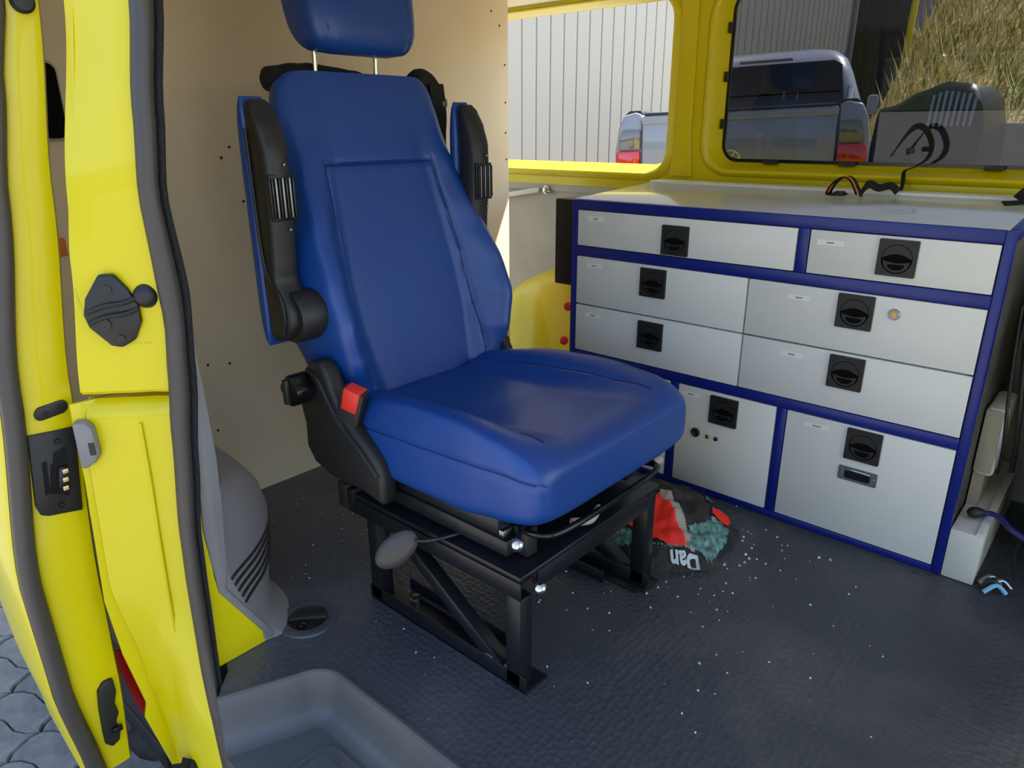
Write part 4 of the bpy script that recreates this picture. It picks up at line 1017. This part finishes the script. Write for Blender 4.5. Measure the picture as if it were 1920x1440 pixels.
for s_ in (-1, 1):
    x0, x1 = sorted((s_*.74, s_*.965))
    prism('bed_side', [(s_*.745, .50), (s_*.97, .50), (s_*.975, .80), (s_*.945, 1.0), (s_*.90, 1.10), (s_*.80, 1.12), (s_*.745, 1.10)], KX, .02, 1.75, 'truck_grey', tk, bev=.02)
    prism('bed_rail', [(s_*.745, 1.10), (s_*.90, 1.10), (s_*.86, 1.135), (s_*.76, 1.135)], KX, .05, 1.75, 'truck_black', tk, bev=.008)
    tl = prism('tail_light', [(s_*.752, .58), (s_*.955, .58), (s_*.962, .80), (s_*.935, .82), (s_*.752, .82)], KX, -.012, .06, 'tail_red', tk, bev=.015)
    prism('reverse_lens', [(s_*.752, .825), (s_*.935, .825), (s_*.93, .90), (s_*.905, .985), (s_*.752, .985)], KX, -.008, .05, 'tail_smoke', tl, bev=.012)
    for yw in (1.05, 4.2):
        p0, p1 = K(s_*.70, yw, .37), K(s_*.94, yw, .37)
        wl = cyl('wheel', p0, p1, .37, 'tyre', tk, seg=28, bev=.03); cyl('hub_cap', K(s_*.93, yw, .37), K(s_*.945, yw, .37), .22, 'silver_badge', wl, seg=20)
kbox('bed_floor', -.75, .75, .05, 1.75, .50, .58, 'truck_black')
kbox('rear_bumper', -.93, .93, -.14, .06, .36, .52, 'truck_black', bev=.03)
# cab: lofted sections from belt line to roof
def cring(z, hw, y0, y1, q=.12):
    return [K(p[0], p[1], z) for p in rrect(-hw, hw, y0, y1, q, 5)]
loft('cab_body', [cring(.45, .95, 1.78, 5.25), cring(.80, .965, 1.76, 5.27), cring(1.08, .945, 1.76, 5.2), cring(1.12, .92, 1.78, 5.1)], 'truck_grey', tk)
loft('cab_roof', [cring(1.11, .91, 1.77, 4.1), cring(1.25, .86, 1.80, 3.95), cring(1.45, .79, 1.86, 3.6), cring(1.58, .73, 1.93, 3.3), cring(1.66, .64, 2.02, 3.15), cring(1.70, .5, 2.15, 3.0)], 'truck_grey', tk)
rw = obj('rear_window', [K(-.74, 1.785, 1.13), K(.74, 1.785, 1.13), K(.69, 1.86, 1.52), K(.62, 1.885, 1.565), K(-.62, 1.885, 1.565), K(-.69, 1.86, 1.52), K(-.74, 1.765, 1.13), K(.74, 1.765, 1.13), K(.69, 1.838, 1.52), K(.62, 1.86, 1.565), K(-.62, 1.86, 1.565), K(-.69, 1.838, 1.52)],
    [(0, 1, 2, 3, 4, 5), (6, 11, 10, 9, 8, 7), (0, 6, 7, 1), (1, 7, 8, 2), (2, 8, 9, 3), (3, 9, 10, 4), (4, 10, 11, 5), (5, 11, 6, 0)], 'truck_glass', tk, bev=.006)
kbox('third_brake_light', -.25, .25, 1.86, 1.90, 1.585, 1.61, 'tail_smoke', bev=.006)
for s_ in (-1, 1):
    kbox('window_rail', -.70, .70, 1.750, 1.765, 1.22+.07*s_, 1.235+.07*s_, 'truck_black')
    m_ = kbox('wing_mirror', min(s_*.95, s_*1.06), max(s_*.95, s_*1.06), 3.3, 3.42, 1.10, 1.30, 'truck_grey', bev=.03)
lathe('bed_lamp', K(.78, 1.70, 1.15), (0, 0, 1), [(0, .03), (.05, .035), (.10, .025), (.14, .03), (.17, .02), (.175, .001)], 'silver_badge', tk, seg=14)
# round badge: ring with a V above a W
bc_ = (-.02, .72)
ringo = [(bc_[0]+.085*math.cos(2*math.pi*i/32), bc_[1]+.085*math.sin(2*math.pi*i/32)) for i in range(32)]
ringi = [(bc_[0]+.072*math.cos(2*math.pi*i/32), bc_[1]+.072*math.sin(2*math.pi*i/32)) for i in range(32)]
bd_ = holed('badge', ringo, [ringi], KX, -.014, .0, 'silver_badge', tk)
def stroke(p, q, wd=.013):
    p, q = Vector(p), Vector(q); d = (q-p).normalized(); nn = Vector((-d.y, d.x))*wd/2
    return prism('badge_stroke', [tuple(p+nn), tuple(q+nn), tuple(q-nn), tuple(p-nn)], KX, -.012, .0, 'silver_badge', bd_)
for a, b in (((-.032, .064), (0, .012)), ((.032, .064), (0, .012)), ((-.066, .032), (-.033, -.060)), ((-.033, -.060), (0, .002)), ((0, .002), (.033, -.060)), ((.033, -.060), (.066, .032))):
    stroke((bc_[0]+a[0], bc_[1]+a[1]), (bc_[0]+b[0], bc_[1]+b[1]))
# ---- black vehicle with rounded slatted top further back
bv_ = empty('black_car', (-.6, 8.6, 0), 'black parked car with rounded slatted top behind the pickup', 'car')
def sring(x, k):
    h = interp([(-1.65, 1.12), (-1.3, 1.20), (-1.0, 1.36), (-.75, 1.45), (-.5, 1.42), (-.38, 1.30), (-.32, 1.05)], x)
    return [(x, 8.0, .0), (x, 7.97, .75), (x, 8.06, h-.08), (x, 8.14, h), (x, 9.3, h), (x, 9.42, h-.08), (x, 9.5, .75), (x, 9.5, .0)]
loft('car_body', [sring(-1.42+1.10*i/20, 1) for i in range(21)], 'truck_black', bv_)
for i in range(8):
    x = -.86+.058*i; h = interp([(-1.0, 1.36), (-.75, 1.45), (-.5, 1.42), (-.38, 1.30)], x)
    hexa('slat', [(x, 7.955, .98), (x+.026, 7.955, .98), (x+.026, 7.99, .98), (x, 7.99, .98), (x, 8.02, h-.10), (x+.026, 8.02, h-.10), (x+.026, 8.06, h-.10), (x, 8.06, h-.10)], 'truck_grey', bv_)
for x in (-1.2, -.55):
    cyl('wheel', (x, 7.95, .32), (x, 8.15, .32), .32, 'tyre', bv_, seg=24)

# unseen hedge added behind the viewer to darken the tinted pane's reflection
hv, hf = [], []
NHX, NHA = 90, 14
for i in range(NHX+1):
    x = -38+76*i/NHX
    for j in range(NHA+1):
        a = math.pi*j/NHA; b = .12*mnoise.noise(Vector((x*1.3, j*.9, 0)))+.08*mnoise.noise(Vector((x*4, j*2.3, 5)))
        hv.append((x, -42+(1.2+2*b)*math.cos(a), 1.72+(4.2+b*4)*math.sin(a)**.45))
for i in range(NHX):
    for j in range(NHA):
        a = i*(NHA+1)+j; hf.append((a, a+1, a+NHA+2, a+NHA+1))
tag(obj('hedge', hv, hf, 'hedge', None, smooth=True), 'unseen dark green hedge added across the yard to darken the window reflection', 'hedge')
